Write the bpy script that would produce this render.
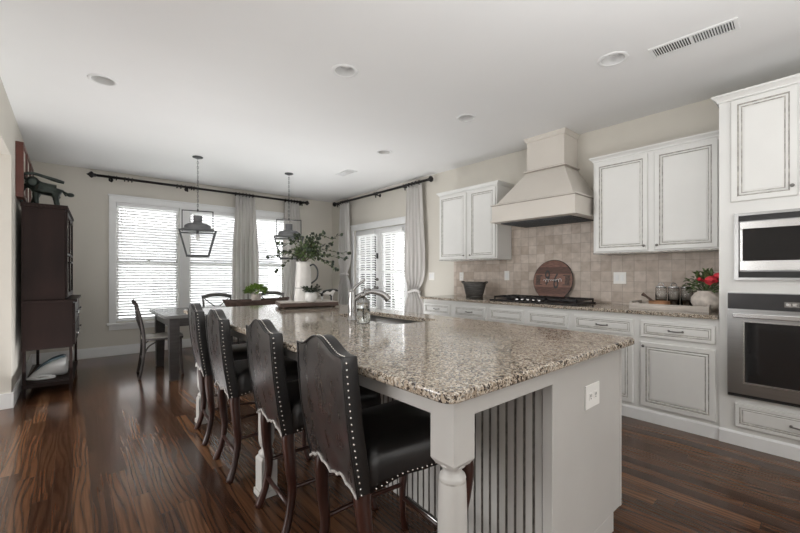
import bpy, bmesh, math, random
from mathutils import Vector, Matrix, Euler
R = math.radians
PI = math.pi
for _o in list(bpy.data.objects): bpy.data.objects.remove(_o, do_unlink=True)
scene = bpy.context.scene
COL = scene.collection

# ------------------------------------------------------------------ camera
cam_d = bpy.data.cameras.new('camera'); cam = bpy.data.objects.new('camera', cam_d); COL.objects.link(cam)
cam.location = (0, 0, 1.22); cam.rotation_euler = (R(90), 0, R(-40.65))
cam_d.sensor_width = 36; cam_d.lens = 382 / 800 * 36; cam_d.shift_y = 7.5 / 800; cam_d.clip_start = 0.02
scene.camera = cam
# ------------------------------------------------------------------ sky and exposure
world = bpy.data.worlds.new('overcast_sky'); scene.world = world; world.use_nodes = True
bg = world.node_tree.nodes['Background']; bg.inputs[0].default_value = (0.97, 0.985, 1.0, 1); bg.inputs[1].default_value = 3.6
def area_light(name, loc, rot, sx, sy, power, color=(1, 1, 1)):
    d = bpy.data.lights.new(name, 'AREA'); d.shape = 'RECTANGLE'; d.size = sx; d.size_y = sy; d.energy = power; d.color = color
    o = bpy.data.objects.new(name, d); COL.objects.link(o); o.location = loc; o.rotation_euler = rot; return o
scene.view_settings.view_transform = 'Standard'; scene.view_settings.look = 'None'
area_light('ceiling_fill', (0.9, -0.7, 1.15), (R(180), 0, 0), 2.0, 2.0, 40)  # added fill lamp facing up to brighten the near ceiling
area_light('upward_fill', (0.15, 4.3, 0.25), (R(180), 0, 0), 1.1, 2.4, 12).data.spread = R(150)  # added lamp just above the floor, lifts the far ceiling; no real source
area_light('upward_fill', (2.9, 4.3, 0.25), (R(180), 0, 0), 1.6, 1.0, 10).data.spread = R(150)  # second added upward lamp, between island and french doors
area_light('rear_fill', (-0.2, -3.15, 1.5), (R(90), 0, 0), 5.5, 2.0, 42)  # added fill panel in front of the closed rear wall, no windows there
area_light('side_fill', (-4.45, 4.0, 1.5), (0, R(-90), 0), 2.0, 3.6, 105)  # added fill panel out of frame at left, shines through the wall opening
for _x in (0.92, 1.90, 2.88):      # daylight sampling portals in the window openings
    area_light('window_daylight', (_x, 7.25, 1.40), (R(-90), 0, 0), .84, 1.80, 1).data.cycles.is_portal = True
area_light('door_daylight', (4.33, 5.50, 1.03), (0, R(90), 0), 2.06, 1.56, 1).data.cycles.is_portal = True
scene.view_settings.exposure = 0.98; scene.view_settings.gamma = 1; scene.view_settings.use_curve_mapping = False

# ------------------------------------------------------------------ materials
def nmat(name):
    m = bpy.data.materials.new(name); m.use_nodes = True
    nt = m.node_tree; b = nt.nodes['Principled BSDF']; return m, nt, b
def N(nt, t, **kw):
    n = nt.nodes.new(t)
    for k, v in kw.items(): setattr(n, k, v)
    return n
def ramp(nt, fac, stops):
    r = N(nt, 'ShaderNodeValToRGB'); e = r.color_ramp.elements
    while len(e) < len(stops): e.new(0.5)
    for i, (p, c) in enumerate(stops): e[i].position = p; e[i].color = (*c, 1)
    if fac: nt.links.new(fac, r.inputs[0])
    return r
def coords(nt, scale=(1, 1, 1), rot=(0, 0, 0)):
    tc = N(nt, 'ShaderNodeTexCoord'); mp = N(nt, 'ShaderNodeMapping'); nt.links.new(tc.outputs['Object'], mp.inputs[0])
    mp.inputs['Scale'].default_value = scale; mp.inputs['Rotation'].default_value = rot; return mp.outputs[0]
def noise(nt, vec, scale=5, detail=3, dist=0.0, rough=0.5):
    n = N(nt, 'ShaderNodeTexNoise'); n.inputs['Scale'].default_value = scale; n.inputs['Detail'].default_value = detail
    n.inputs['Distortion'].default_value = dist; n.inputs['Roughness'].default_value = rough; nt.links.new(vec, n.inputs['Vector']); return n
def bump(nt, b, h, strength=0.2, dist=0.002):
    bp = N(nt, 'ShaderNodeBump'); bp.inputs['Strength'].default_value = strength; bp.inputs['Distance'].default_value = dist
    nt.links.new(h, bp.inputs['Height']); nt.links.new(bp.outputs[0], b.inputs['Normal'])
def plain(name, col, rough=0.5, metal=0.0, var=0.06, scale=8, bmp=0.0, bscale=60, spec=0.5, coat=0.0, stretch=(1, 1, 1)):
    m, nt, b = nmat(name); v = coords(nt, stretch); n = noise(nt, v, scale, 4)
    c0 = tuple(max(0, c * (1 - var)) for c in col); c1 = tuple(min(1, c * (1 + var)) for c in col)
    r = ramp(nt, n.outputs[0], [(0.3, c0), (0.7, c1)]); nt.links.new(r.outputs[0], b.inputs['Base Color'])
    b.inputs['Roughness'].default_value = rough; b.inputs['Metallic'].default_value = metal
    b.inputs['Specular IOR Level'].default_value = spec; b.inputs['Coat Weight'].default_value = coat
    if bmp: bump(nt, b, noise(nt, v, bscale, 3).outputs[0], bmp)
    return m
def glassy(name, tint=(1, 1, 1), rough=0.0, ior=1.45, mix_t=0.0):
    m, nt, b = nmat(name)
    n = noise(nt, coords(nt), 3, 1); r = ramp(nt, n.outputs[0], [(0, tuple(t * .97 for t in tint)), (1, tint)])
    nt.links.new(r.outputs[0], b.inputs['Base Color'])
    b.inputs['Roughness'].default_value = rough; b.inputs['IOR'].default_value = ior; b.inputs['Transmission Weight'].default_value = 1
    return m
def pane_mat():
    m, nt, b = nmat('window_pane_glass'); out = nt.nodes['Material Output']
    tr = N(nt, 'ShaderNodeBsdfTransparent'); gl = N(nt, 'ShaderNodeBsdfGlossy'); gl.inputs['Roughness'].default_value = 0.02
    mx = N(nt, 'ShaderNodeMixShader'); fr = N(nt, 'ShaderNodeFresnel'); fr.inputs[0].default_value = 1.3
    nt.links.new(fr.outputs[0], mx.inputs[0]); nt.links.new(tr.outputs[0], mx.inputs[1]); nt.links.new(gl.outputs[0], mx.inputs[2])
    nt.links.new(mx.outputs[0], out.inputs[0]); return m

M = {}
M['wall'] = plain('greige_wall_paint', (0.61, 0.58, 0.52), 0.75, var=0.02, scale=2, bmp=0.05, bscale=300)
M['ceiling'] = plain('flat_white_ceiling_paint', (0.82, 0.82, 0.815), 0.9, var=0.01, scale=2)
M['trim'] = plain('white_trim_paint', (0.78, 0.785, 0.78), 0.4, var=0.02)
M['cab'] = plain('antique_white_cabinet_paint', (0.74, 0.74, 0.72), 0.42, var=0.03, scale=3)
M['glaze'] = plain('umber_glaze_in_grooves', (0.40, 0.385, 0.355), 0.6, var=0.35, scale=30)
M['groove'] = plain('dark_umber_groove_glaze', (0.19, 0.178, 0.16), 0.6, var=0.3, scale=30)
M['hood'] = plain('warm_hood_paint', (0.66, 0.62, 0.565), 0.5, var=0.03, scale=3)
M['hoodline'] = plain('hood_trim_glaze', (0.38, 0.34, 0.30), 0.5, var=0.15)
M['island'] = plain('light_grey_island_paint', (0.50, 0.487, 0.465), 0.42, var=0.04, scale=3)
M['steel'] = plain('brushed_stainless_steel', (0.42, 0.42, 0.42), 0.30, 1.0, var=0.06, scale=3, stretch=(1, 1, 60))
M['steel_lt'] = plain('bright_stainless_steel', (0.72, 0.72, 0.72), 0.25, 1.0, var=0.04, scale=3, stretch=(1, 1, 60))
M['pewter'] = plain('pewter_metal', (0.25, 0.24, 0.23), 0.35, 1.0, var=0.1)
M['nickel'] = plain('brushed_nickel', (0.36, 0.355, 0.35), 0.27, 1.0, var=0.04)
M['nail'] = plain('nickel_nailheads', (0.75, 0.73, 0.69), 0.25, 1.0, var=0.05)
M['black_iron'] = plain('black_iron', (0.018, 0.016, 0.016), 0.45, 0.4, var=0.2)
M['black_glass'] = plain('black_glass', (0.015, 0.015, 0.016), 0.05, var=0.1, spec=0.6)
M['ctrl'] = plain('dark_control_panel', (0.055, 0.055, 0.058), 0.2, 0.3, var=0.1)
M['galv'] = plain('galvanised_grey_metal', (0.17, 0.175, 0.18), 0.5, 0.5, var=0.15, scale=12)
M['galv_dk'] = plain('dark_grey_lantern_frame', (0.075, 0.078, 0.08), 0.55, 0.4, var=0.15)
M['plate'] = plain('white_plastic_plate', (0.80, 0.79, 0.76), 0.35, var=0.02)
M['slot'] = plain('dark_slot', (0.03, 0.03, 0.03), 0.6)
M['white_ceramic'] = plain('white_ceramic', (0.82, 0.81, 0.79), 0.18, var=0.03)
M['enamel'] = plain('chippy_white_enamel', (0.72, 0.70, 0.67), 0.4, var=0.08, scale=14)
M['dkcord'] = plain('black_paint', (0.02, 0.02, 0.02), 0.4)
M['hutch'] = plain('espresso_wood', (0.018, 0.0095, 0.008), 0.45, var=0.45, scale=3, stretch=(1, 1, 0.4), spec=0.15)
M['table'] = plain('weathered_dark_table_wood', (0.045, 0.041, 0.040), 0.30, var=0.25, scale=6, stretch=(1, 8, 8))
M['tabletop'] = plain('grey_washed_table_top', (0.15, 0.146, 0.142), 0.25, var=0.18, scale=5, stretch=(1, 10, 1))
M['chairwood'] = plain('dark_weathered_chair_wood', (0.035, 0.028, 0.026), 0.40, var=0.35, scale=12)
M['chairgrey'] = plain('grey_washed_bentwood', (0.12, 0.115, 0.11), 0.45, var=0.2, scale=12)
M['seatlt'] = plain('pale_woven_rush_seat', (0.46, 0.43, 0.39), 0.6, var=0.15, scale=40, bmp=0.5, bscale=120)
M['stoolwood'] = plain('mahogany_wood', (0.036, 0.013, 0.009), 0.28, var=0.35, scale=6, stretch=(3, 3, .6), spec=0.5)
M['black_leather'] = plain('black_leather', (0.012, 0.011, 0.011), 0.36, var=0.3, bmp=0.15, bscale=180, spec=0.55)
M['piping'] = plain('pale_scalloped_leather_trim', (0.42, 0.40, 0.38), 0.4, var=0.3, scale=60)
M['soap'] = glassy('clear_plastic', (0.93, 0.95, 0.95), 0.03, 1.35)
M['glass'] = glassy('clear_glass', (0.97, 0.98, 0.98), 0.0, 1.45)
M['pane'] = pane_mat()
M['leaf'] = plain('grey_green_leaves', (0.13, 0.19, 0.075), 0.5, var=0.5, scale=25)
M['leafdk'] = plain('dark_green_leaves', (0.022, 0.036, 0.018), 0.45, var=0.4, scale=25)
M['leaflt'] = plain('fresh_lime_leaves', (0.23, 0.36, 0.07), 0.5, var=0.35, scale=30)
M['stem'] = plain('woody_stem', (0.10, 0.085, 0.05), 0.6, var=0.2)
M['flower'] = plain('coral_red_petals', (0.75, 0.045, 0.07), 0.5, var=0.25, scale=40)
M['flowerp'] = plain('pale_blush_petals', (0.72, 0.52, 0.50), 0.5, var=0.15, scale=40)
M['terra'] = plain('whitewashed_terracotta', (0.74, 0.67, 0.61), 0.7, var=0.3, scale=14, bmp=0.3)
M['bowlwood'] = plain('olive_wood', (0.30, 0.15, 0.07), 0.45, var=0.35, scale=10, stretch=(1, 1, 5))
M['dough'] = plain('dark_hewn_wood', (0.085, 0.052, 0.04), 0.6, var=0.45, scale=8, stretch=(1, 5, 5), bmp=0.4)
M['traywood'] = plain('limed_tray_wood', (0.52, 0.475, 0.43), 0.55, var=0.2, scale=6, stretch=(8, 1, 8))
M['pewterbowl'] = plain('aged_dark_tin', (0.11, 0.105, 0.10), 0.42, 0.65, var=0.35, scale=10, stretch=(1, 1, 7))
M['redframe'] = plain('red_brown_picture_frame', (0.10, 0.028, 0.018), 0.35, var=0.3)
M['mat_board'] = plain('ivory_mat_board', (0.70, 0.66, 0.60), 0.8, var=0.03)
M['iron_white'] = plain('white_appliance_plastic', (0.68, 0.69, 0.69), 0.3, var=0.03)
M['iron_teal'] = plain('slate_blue_plastic', (0.07, 0.11, 0.13), 0.3, var=0.1)
M['bronze'] = plain('verdigris_bronze', (0.03, 0.038, 0.033), 0.38, 0.6, var=0.6, scale=18)
M['lamp_off'] = plain('frosted_lamp_lens', (0.82, 0.81, 0.79), 0.3)
M['lampcan'] = plain('grey_reflector_can', (0.66, 0.66, 0.65), 0.4, 0.0)
M['siding'] = plain('pale_house_siding', (0.62, 0.63, 0.64), 0.8, var=0.03)
M['roof'] = plain('grey_shingle_roof', (0.34, 0.34, 0.36), 0.9, var=0.2, scale=10)
M['ground'] = plain('pale_lawn', (0.58, 0.60, 0.56), 0.95, var=0.1)
M['sinkm'] = plain('satin_sink_steel', (0.60, 0.60, 0.60), 0.3, 0.9, var=0.04)

def leather_back():
    m, nt, b = nmat('distressed_brown_black_leather'); v = coords(nt)
    n = noise(nt, v, 5.5, 3, 0.6); n2 = noise(nt, coords(nt, (1, 1, .45)), 16, 3, 1.5)
    r = ramp(nt, n.outputs[0], [(0.35, (0.020, 0.018, 0.018)), (0.55, (0.030, 0.025, 0.025)), (0.78, (0.048, 0.020, 0.019))])
    r2 = ramp(nt, n2.outputs[0], [(0.52, (0, 0, 0)), (0.85, (.3, .3, .3))])
    mx = N(nt, 'ShaderNodeMix', data_type='RGBA'); nt.links.new(r2.outputs[0], mx.inputs[0]); nt.links.new(r.outputs[0], mx.inputs[6]); mx.inputs[7].default_value = (0.13, 0.13, 0.13, 1)
    nt.links.new(mx.outputs[2], b.inputs['Base Color'])
    rr = ramp(nt, n2.outputs[0], [(0.3, (0.24, 0.24, 0.24)), (0.8, (0.38, 0.38, 0.38))]); nt.links.new(rr.outputs[0], b.inputs['Roughness'])
    b.inputs['Specular IOR Level'].default_value = 0.75
    bump(nt, b, noise(nt, v, 160, 3).outputs[0], 0.06); return m
M['leather'] = leather_back()

def granite():
    m, nt, b = nmat('speckled_tan_granite'); v = coords(nt, (1, 1, 1)); 
    wn = noise(nt, v, 30, 3)
    add = N(nt, 'ShaderNodeMixRGB', blend_type='ADD'); add.inputs[0].default_value = 0.035; nt.links.new(v, add.inputs[1]); nt.links.new(wn.outputs['Color'], add.inputs[2])
    vo = N(nt, 'ShaderNodeTexVoronoi'); vo.inputs['Scale'].default_value = 150; nt.links.new(add.outputs[0], vo.inputs['Vector'])
    sep = N(nt, 'ShaderNodeSeparateColor'); nt.links.new(vo.outputs['Color'], sep.inputs[0])
    cl = noise(nt, v, 16, 5)
    mth = N(nt, 'ShaderNodeMath', operation='MULTIPLY_ADD'); nt.links.new(cl.outputs[0], mth.inputs[0]); mth.inputs[1].default_value = 1.1; mth.inputs[2].default_value = -0.55
    a2 = N(nt, 'ShaderNodeMath', operation='ADD'); nt.links.new(sep.outputs[0], a2.inputs[0]); nt.links.new(mth.outputs[0], a2.inputs[1])
    r = ramp(nt, a2.outputs[0], [(0.0, (0.04, 0.034, 0.03)), (0.09, (0.09, 0.07, 0.055)), (0.16, (0.22, 0.17, 0.125)), (0.40, (0.36, 0.295, 0.225)), (0.62, (0.50, 0.43, 0.345)), (0.85, (0.60, 0.55, 0.47)), (1.0, (0.24, 0.225, 0.21))])
    vs = N(nt, 'ShaderNodeTexVoronoi'); vs.inputs['Scale'].default_value = 260; nt.links.new(v, vs.inputs['Vector'])
    s2 = N(nt, 'ShaderNodeSeparateColor'); nt.links.new(vs.outputs['Color'], s2.inputs[0])
    r2 = ramp(nt, s2.outputs[1], [(0.0, (0, 0, 0)), (0.10, (0, 0, 0)), (0.14, (1, 1, 1))])
    mx = N(nt, 'ShaderNodeMix', data_type='RGBA'); nt.links.new(r2.outputs[0], mx.inputs[0]); mx.inputs[6].default_value = (0.06, 0.05, 0.045, 1); nt.links.new(r.outputs[0], mx.inputs[7])
    nt.links.new(mx.outputs[2], b.inputs['Base Color'])
    b.inputs['Roughness'].default_value = 0.09; b.inputs['Specular IOR Level'].default_value = 0.6
    return m
M['granite'] = granite()

def wood_floor():
    m, nt, b = nmat('dark_oak_strip_floor'); tc = N(nt, 'ShaderNodeTexCoord'); sx = N(nt, 'ShaderNodeSeparateXYZ'); nt.links.new(tc.outputs['Object'], sx.inputs[0])
    def mt(op, a, bb=None, c=None):
        n = N(nt, 'ShaderNodeMath', operation=op)
        for i, x in enumerate((a, bb, c)):
            if x is None: continue
            if isinstance(x, (int, float)): n.inputs[i].default_value = x
            else: nt.links.new(x, n.inputs[i])
        return n.outputs[0]
    W, L = 0.083, 1.15
    xs = mt('DIVIDE', sx.outputs[0], W); row = mt('FLOOR', xs); fx = mt('FRACT', xs)
    wn = N(nt, 'ShaderNodeTexWhiteNoise', noise_dimensions='1D'); nt.links.new(row, wn.inputs['W'])
    ys = mt('ADD', mt('DIVIDE', sx.outputs[1], L), mt('MULTIPLY', wn.outputs[0], 7.3)); pid = mt('FLOOR', ys); fy = mt('FRACT', ys)
    cb = N(nt, 'ShaderNodeCombineXYZ'); nt.links.new(row, cb.inputs[0]); nt.links.new(pid, cb.inputs[1])
    w2 = N(nt, 'ShaderNodeTexWhiteNoise', noise_dimensions='3D'); nt.links.new(cb.outputs[0], w2.inputs['Vector'])
    # grain
    cg = N(nt, 'ShaderNodeCombineXYZ'); nt.links.new(mt('MULTIPLY_ADD', w2.outputs[0], 9.0, sx.outputs[0]), cg.inputs[0]); nt.links.new(mt('MULTIPLY', sx.outputs[1], 0.12), cg.inputs[1]); nt.links.new(mt('MULTIPLY', w2.outputs[0], 30), cg.inputs[2])
    n1 = noise(nt, cg.outputs[0], 8, 1, 0.0)
    cf = N(nt, 'ShaderNodeCombineXYZ'); nt.links.new(mt('MULTIPLY_ADD', w2.outputs[0], 5.0, sx.outputs[0]), cf.inputs[0]); nt.links.new(mt('MULTIPLY', sx.outputs[1], 0.025), cf.inputs[1]); n2 = noise(nt, cf.outputs[0], 120, 2)
    rings = mt('SINE', mt('ADD', mt('MULTIPLY', n1.outputs[0], 34.0), mt('MULTIPLY', sx.outputs[0], 190.0)))
    grain = mt('MULTIPLY_ADD', rings, 0.5, 0.5)
    base = ramp(nt, w2.outputs[0], [(0.0, (0.055, 0.024, 0.013)), (0.35, (0.090, 0.041, 0.021)), (0.7, (0.125, 0.059, 0.030)), (1.0, (0.18, 0.090, 0.046))])
    gr = ramp(nt, grain, [(0.0, (0.55, 0.53, 0.51)), (0.45, (1.0, 1.0, 1.0)), (1.0, (1.12, 1.10, 1.08))])
    mul = N(nt, 'ShaderNodeMixRGB', blend_type='MULTIPLY'); mul.inputs[0].default_value = 1.0; nt.links.new(base.outputs[0], mul.inputs[1]); nt.links.new(gr.outputs[0], mul.inputs[2])
    g2 = ramp(nt, n2.outputs[0], [(0.35, (0.6, 0.6, 0.6)), (0.6, (1.1, 1.1, 1.1))])
    mu2 = N(nt, 'ShaderNodeMixRGB', blend_type='MULTIPLY'); mu2.inputs[0].default_value = 0.6; nt.links.new(mul.outputs[0], mu2.inputs[1]); nt.links.new(g2.outputs[0], mu2.inputs[2])
    seam = mt('MULTIPLY', mt('GREATER_THAN', fx, 0.025), mt('GREATER_THAN', fy, 0.0025))
    mu3 = N(nt, 'ShaderNodeMixRGB', blend_type='MULTIPLY'); mu3.inputs[0].default_value = 0.8; nt.links.new(mu2.outputs[0], mu3.inputs[1]); nt.links.new(seam, mu3.inputs[2])
    nt.links.new(mu3.outputs[0], b.inputs['Base Color'])
    rr = ramp(nt, noise(nt, tc.outputs['Object'], 6, 4).outputs[0], [(0.3, (0.15, 0.15, 0.15)), (0.7, (0.18, 0.18, 0.18))]); nt.links.new(rr.outputs[0], b.inputs['Roughness'])
    bump(nt, b, seam, 0.2, 0.001)
    b.inputs['Specular IOR Level'].default_value = 0.42
    return m
M['floor'] = wood_floor()

def tile_mat():
    m, nt, b = nmat('tumbled_travertine_tile'); tc = N(nt, 'ShaderNodeTexCoord'); sx = N(nt, 'ShaderNodeSeparateXYZ'); nt.links.new(tc.outputs['Object'], sx.inputs[0])
    cb = N(nt, 'ShaderNodeCombineXYZ'); nt.links.new(sx.outputs[1], cb.inputs[0]); nt.links.new(sx.outputs[2], cb.inputs[1])
    br = N(nt, 'ShaderNodeTexBrick'); br.offset = 0.0; br.squash = 1.0; nt.links.new(cb.outputs[0], br.inputs['Vector'])
    br.inputs['Scale'].default_value = 1; br.inputs['Brick Width'].default_value = 0.104; br.inputs['Row Height'].default_value = 0.104
    br.inputs['Mortar Size'].default_value = 0.0022; br.inputs['Bias'].default_value = 0
    br.inputs['Color1'].default_value = (0.46, 0.385, 0.325, 1); br.inputs['Color2'].default_value = (0.60, 0.53, 0.47, 1); br.inputs['Mortar'].default_value = (0.40, 0.35, 0.30, 1)
    n = noise(nt, tc.outputs['Object'], 14, 5, 0.5); r = ramp(nt, n.outputs[0], [(0.3, (0.82, 0.80, 0.78)), (0.7, (1.08, 1.07, 1.06))])
    mu = N(nt, 'ShaderNodeMixRGB', blend_type='MULTIPLY'); mu.inputs[0].default_value = 1; nt.links.new(br.outputs[0], mu.inputs[1]); nt.links.new(r.outputs[0], mu.inputs[2])
    nt.links.new(mu.outputs[0], b.inputs['Base Color']); b.inputs['Roughness'].default_value = 0.5
    inv = N(nt, 'ShaderNodeMath', operation='SUBTRACT'); inv.inputs[0].default_value = 1; nt.links.new(br.outputs['Fac'], inv.inputs[1]); bump(nt, b, inv.outputs[0], 0.5, 0.003)
    return m
M['tile'] = tile_mat()

def board_mat():
    m, nt, b = nmat('stained_plank_board'); v = coords(nt, (1, 1, 1)); sx = N(nt, 'ShaderNodeSeparateXYZ'); nt.links.new(v, sx.inputs[0])
    d = N(nt, 'ShaderNodeMath', operation='MULTIPLY'); nt.links.new(sx.outputs[2], d.inputs[0]); d.inputs[1].default_value = 13
    fl = N(nt, 'ShaderNodeMath', operation='FLOOR'); nt.links.new(d.outputs[0], fl.inputs[0])
    wn = N(nt, 'ShaderNodeTexWhiteNoise', noise_dimensions='1D'); nt.links.new(fl.outputs[0], wn.inputs['W'])
    r = ramp(nt, wn.outputs[0], [(0, (0.10, 0.042, 0.028)), (0.5, (0.19, 0.085, 0.058)), (1, (0.27, 0.135, 0.095))])
    n = noise(nt, coords(nt, (1, 3, 22)), 6, 4); r2 = ramp(nt, n.outputs[0], [(0.3, (0.5, 0.5, 0.5)), (0.65, (1.1, 1.1, 1.1))])
    mu = N(nt, 'ShaderNodeMixRGB', blend_type='MULTIPLY'); mu.inputs[0].default_value = 1; nt.links.new(r.outputs[0], mu.inputs[1]); nt.links.new(r2.outputs[0], mu.inputs[2])
    nt.links.new(mu.outputs[0], b.inputs['Base Color']); b.inputs['Roughness'].default_value = 0.5; return m
M['board'] = board_mat()

def cloth(name, c1, c2, tr=0.25):
    m, nt, b = nmat(name); out = nt.nodes['Material Output']; v = coords(nt, (14, 14, 0.6)); n = noise(nt, v, 1.6, 3)
    r = ramp(nt, n.outputs[0], [(0.35, c1), (0.62, c2)]); nt.links.new(r.outputs[0], b.inputs['Base Color']); b.inputs['Roughness'].default_value = 0.85
    t = N(nt, 'ShaderNodeBsdfTranslucent'); nt.links.new(r.outputs[0], t.inputs[0]); mx = N(nt, 'ShaderNodeMixShader'); mx.inputs[0].default_value = tr
    nt.links.new(b.outputs[0], mx.inputs[1]); nt.links.new(t.outputs[0], mx.inputs[2]); nt.links.new(mx.outputs[0], out.inputs[0])
    wv = noise(nt, coords(nt), 250, 2); bump(nt, b, wv.outputs[0], 0.2); return m
M['curtain'] = cloth('greige_linen', (0.74, 0.715, 0.69), (0.88, 0.865, 0.85), 0.42)
M['blind'] = cloth('white_faux_wood_slat', (0.84, 0.84, 0.83), (0.87, 0.87, 0.86), 0.10)

# ------------------------------------------------------------------ geometry helpers
OFF = {}
def B(): return bmesh.new()
def box(bm, x0, x1, y0, y1, z0, z1, mi=0):
    vs = [bm.verts.new((x, y, z)) for x in (min(x0, x1), max(x0, x1)) for y in (min(y0, y1), max(y0, y1)) for z in (min(z0, z1), max(z0, z1))]
    for f in ((0, 1, 3, 2), (4, 6, 7, 5), (0, 4, 5, 1), (2, 3, 7, 6), (0, 2, 6, 4), (1, 5, 7, 3)):
        bm.faces.new([vs[i] for i in f]).material_index = mi
    return vs
def xf(bm, vs, mat):
    for v in vs: v.co = mat @ v.co
def loft(bm, rings, mi=0, caps=True, closed=True, smooth=True, mis=None):
    rv = [[bm.verts.new(p) for p in r] for r in rings]; n = len(rv[0])
    for i in range(len(rv) - 1):
        for j in range(n if closed else n - 1):
            k = (j + 1) % n
            f = bm.faces.new((rv[i][j], rv[i][k], rv[i + 1][k], rv[i + 1][j])); f.material_index = mis[i] if mis else mi; f.smooth = smooth
    if caps and closed:
        f = bm.faces.new(rv[0][::-1]); f.material_index = mis[0] if mis else mi
        f = bm.faces.new(rv[-1]); f.material_index = mis[-1] if mis else mi
    return rv
def lathe(bm, prof, c=(0, 0, 0), seg=24, mi=0, caps=True, mis=None):
    rings = [[(c[0] + r * math.cos(2 * PI * j / seg), c[1] + r * math.sin(2 * PI * j / seg), c[2] + z) for j in range(seg)] for r, z in prof]
    return loft(bm, rings, mi, caps, mis=mis)
def rects(bm, rs, mi=0, mis=None):   # lofted rectangles (x0,x1,y0,y1,z)
    return loft(bm, [[(a, c, z), (b, c, z), (b, d, z), (a, d, z)] for a, b, c, d, z in rs], mi, smooth=False, mis=mis)
def sweep(bm, pts, rad, seg=10, mi=0, square=False, caps=True, ref=None):
    pts = [Vector(p) for p in pts]; n = len(pts)
    if not hasattr(rad, '__len__'): rad = [rad] * n
    rings = []; prev = None
    for i, p in enumerate(pts):
        t = (pts[min(i + 1, n - 1)] - pts[max(i - 1, 0)]).normalized()
        if prev is None:
            u = Vector(ref) if ref else (Vector((0, 0, 1)) if abs(t.z) < 0.9 else Vector((1, 0, 0)))
        else: u = prev
        u = (u - t * u.dot(t)).normalized(); prev = u; w = t.cross(u)
        r = rad[i]; ra, rb = r if hasattr(r, '__len__') else (r, r)
        ring = []
        for j in range(4 if square else seg):
            a = 2 * PI * j / seg if not square else PI / 4 + j * PI / 2
            s = math.sqrt(2) if square else 1
            ring.append(p + u * (ra * s * math.cos(a)) + w * (rb * s * math.sin(a)))
        rings.append(ring)
    return loft(bm, rings, mi, caps, smooth=not square)
def spline(pts, n=6):
    P = [Vector(p) for p in pts]; P = [2 * P[0] - P[1]] + P + [2 * P[-1] - P[-2]]; out = []
    for i in range(1, len(P) - 2):
        for k in range(n):
            t = k / n; a, b, c, d = P[i - 1], P[i], P[i + 1], P[i + 2]
            out.append(0.5 * ((2 * b) + (-a + c) * t + (2 * a - 5 * b + 4 * c - d) * t * t + (-a + 3 * b - 3 * c + d) * t ** 3))
    out.append(P[-2]); return out
def lerp_list(vals, n=6):
    out = []
    for i in range(len(vals) - 1):
        for k in range(n):
            a, b = vals[i], vals[i + 1]; t = k / n
            out.append(tuple(x + (y - x) * t for x, y in zip(a, b)) if hasattr(a, '__len__') else a + (b - a) * t)
    out.append(vals[-1]); return out
def ball(bm, c, r, sc=(1, 1, 1), seg=12, mi=0, rot=None):
    mt = Matrix.Translation(c) @ (rot.to_4x4() if rot else Matrix()) @ Matrix.Diagonal((r * sc[0], r * sc[1], r * sc[2], 1))
    g = bmesh.ops.create_uvsphere(bm, u_segments=seg, v_segments=max(4, seg // 2 + 1), radius=1, matrix=mt)
    fs = set(f for v in g['verts'] for f in v.link_faces)
    for f in fs: f.material_index = mi; f.smooth = True
def cyl(bm, p0, p1, r0, r1=None, seg=14, mi=0): return sweep(bm, [p0, p1], [r0, r0 if r1 is None else r1], seg, mi)
def prism(bm, poly, fn, a, b, mi=0):     # extrude 2D poly; fn(u,v,w)->xyz
    r0 = [fn(u, v, a) for u, v in poly]; r1 = [fn(u, v, b) for u, v in poly]
    return loft(bm, [r0, r1], mi, smooth=False)
def panel(bm, O, U, V, Nn, w, h, prof, t0=0.0, mis=None):
    O, U, V, Nn = map(Vector, (O, U, V, Nn)); rings = []
    for ins, ht in prof:
        rings.append([O + U * ins + V * ins + Nn * ht, O + U * (w - ins) + V * ins + Nn * ht, O + U * (w - ins) + V * (h - ins) + Nn * ht, O + U * ins + V * (h - ins) + Nn * ht])
    loft(bm, rings, 0, smooth=False, mis=mis)
def obj(name, bm, mats, parent=None, bevel=0, bseg=2, subsurf=0, smooth=False, auto=None):
    bmesh.ops.recalc_face_normals(bm, faces=bm.faces)
    root = parent
    while root is not None and root.parent is not None: root = root.parent
    if root is not None and root in OFF: bm.transform(OFF[root])
    me = bpy.data.meshes.new(name); bm.to_mesh(me); bm.free()
    for m in (mats if isinstance(mats, (list, tuple)) else [mats]): me.materials.append(M[m] if isinstance(m, str) else m)
    if smooth:
        for p in me.polygons: p.use_smooth = True
    o = bpy.data.objects.new(name, me); COL.objects.link(o)
    if parent: o.parent = parent
    if bevel:
        md = o.modifiers.new('bevel', 'BEVEL'); md.width = bevel; md.segments = bseg; md.limit_method = 'ANGLE'; md.angle_limit = R(40)
    if subsurf:
        md = o.modifiers.new('smooth', 'SUBSURF'); md.levels = subsurf; md.render_levels = subsurf
    return o
def tag(o, label, cat, group=None):
    o['label'] = label; o['category'] = cat
    if group: o['group'] = group
    return o
def thing(name, label, cat, loc=(0, 0, 0), rz=0, group=None, world=False):
    o = bpy.data.objects.new(name, None); COL.objects.link(o); o.location = loc; o.rotation_euler = (0, 0, rz); o.empty_display_size = .1
    tag(o, label, cat, group)
    if world: OFF[o] = (Matrix.Translation(loc) @ Matrix.Rotation(rz, 4, 'Z')).inverted()
    return o
def struct(name, bm, mats, **k):
    o = obj(name, bm, mats, **k); o['kind'] = 'structure'; return o
def sempty(name, loc=(0, 0, 0)):
    o = bpy.data.objects.new(name, None); COL.objects.link(o); o.location = loc; o['kind'] = 'structure'; OFF[o] = Matrix.Translation(loc).inverted(); return o
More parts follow.
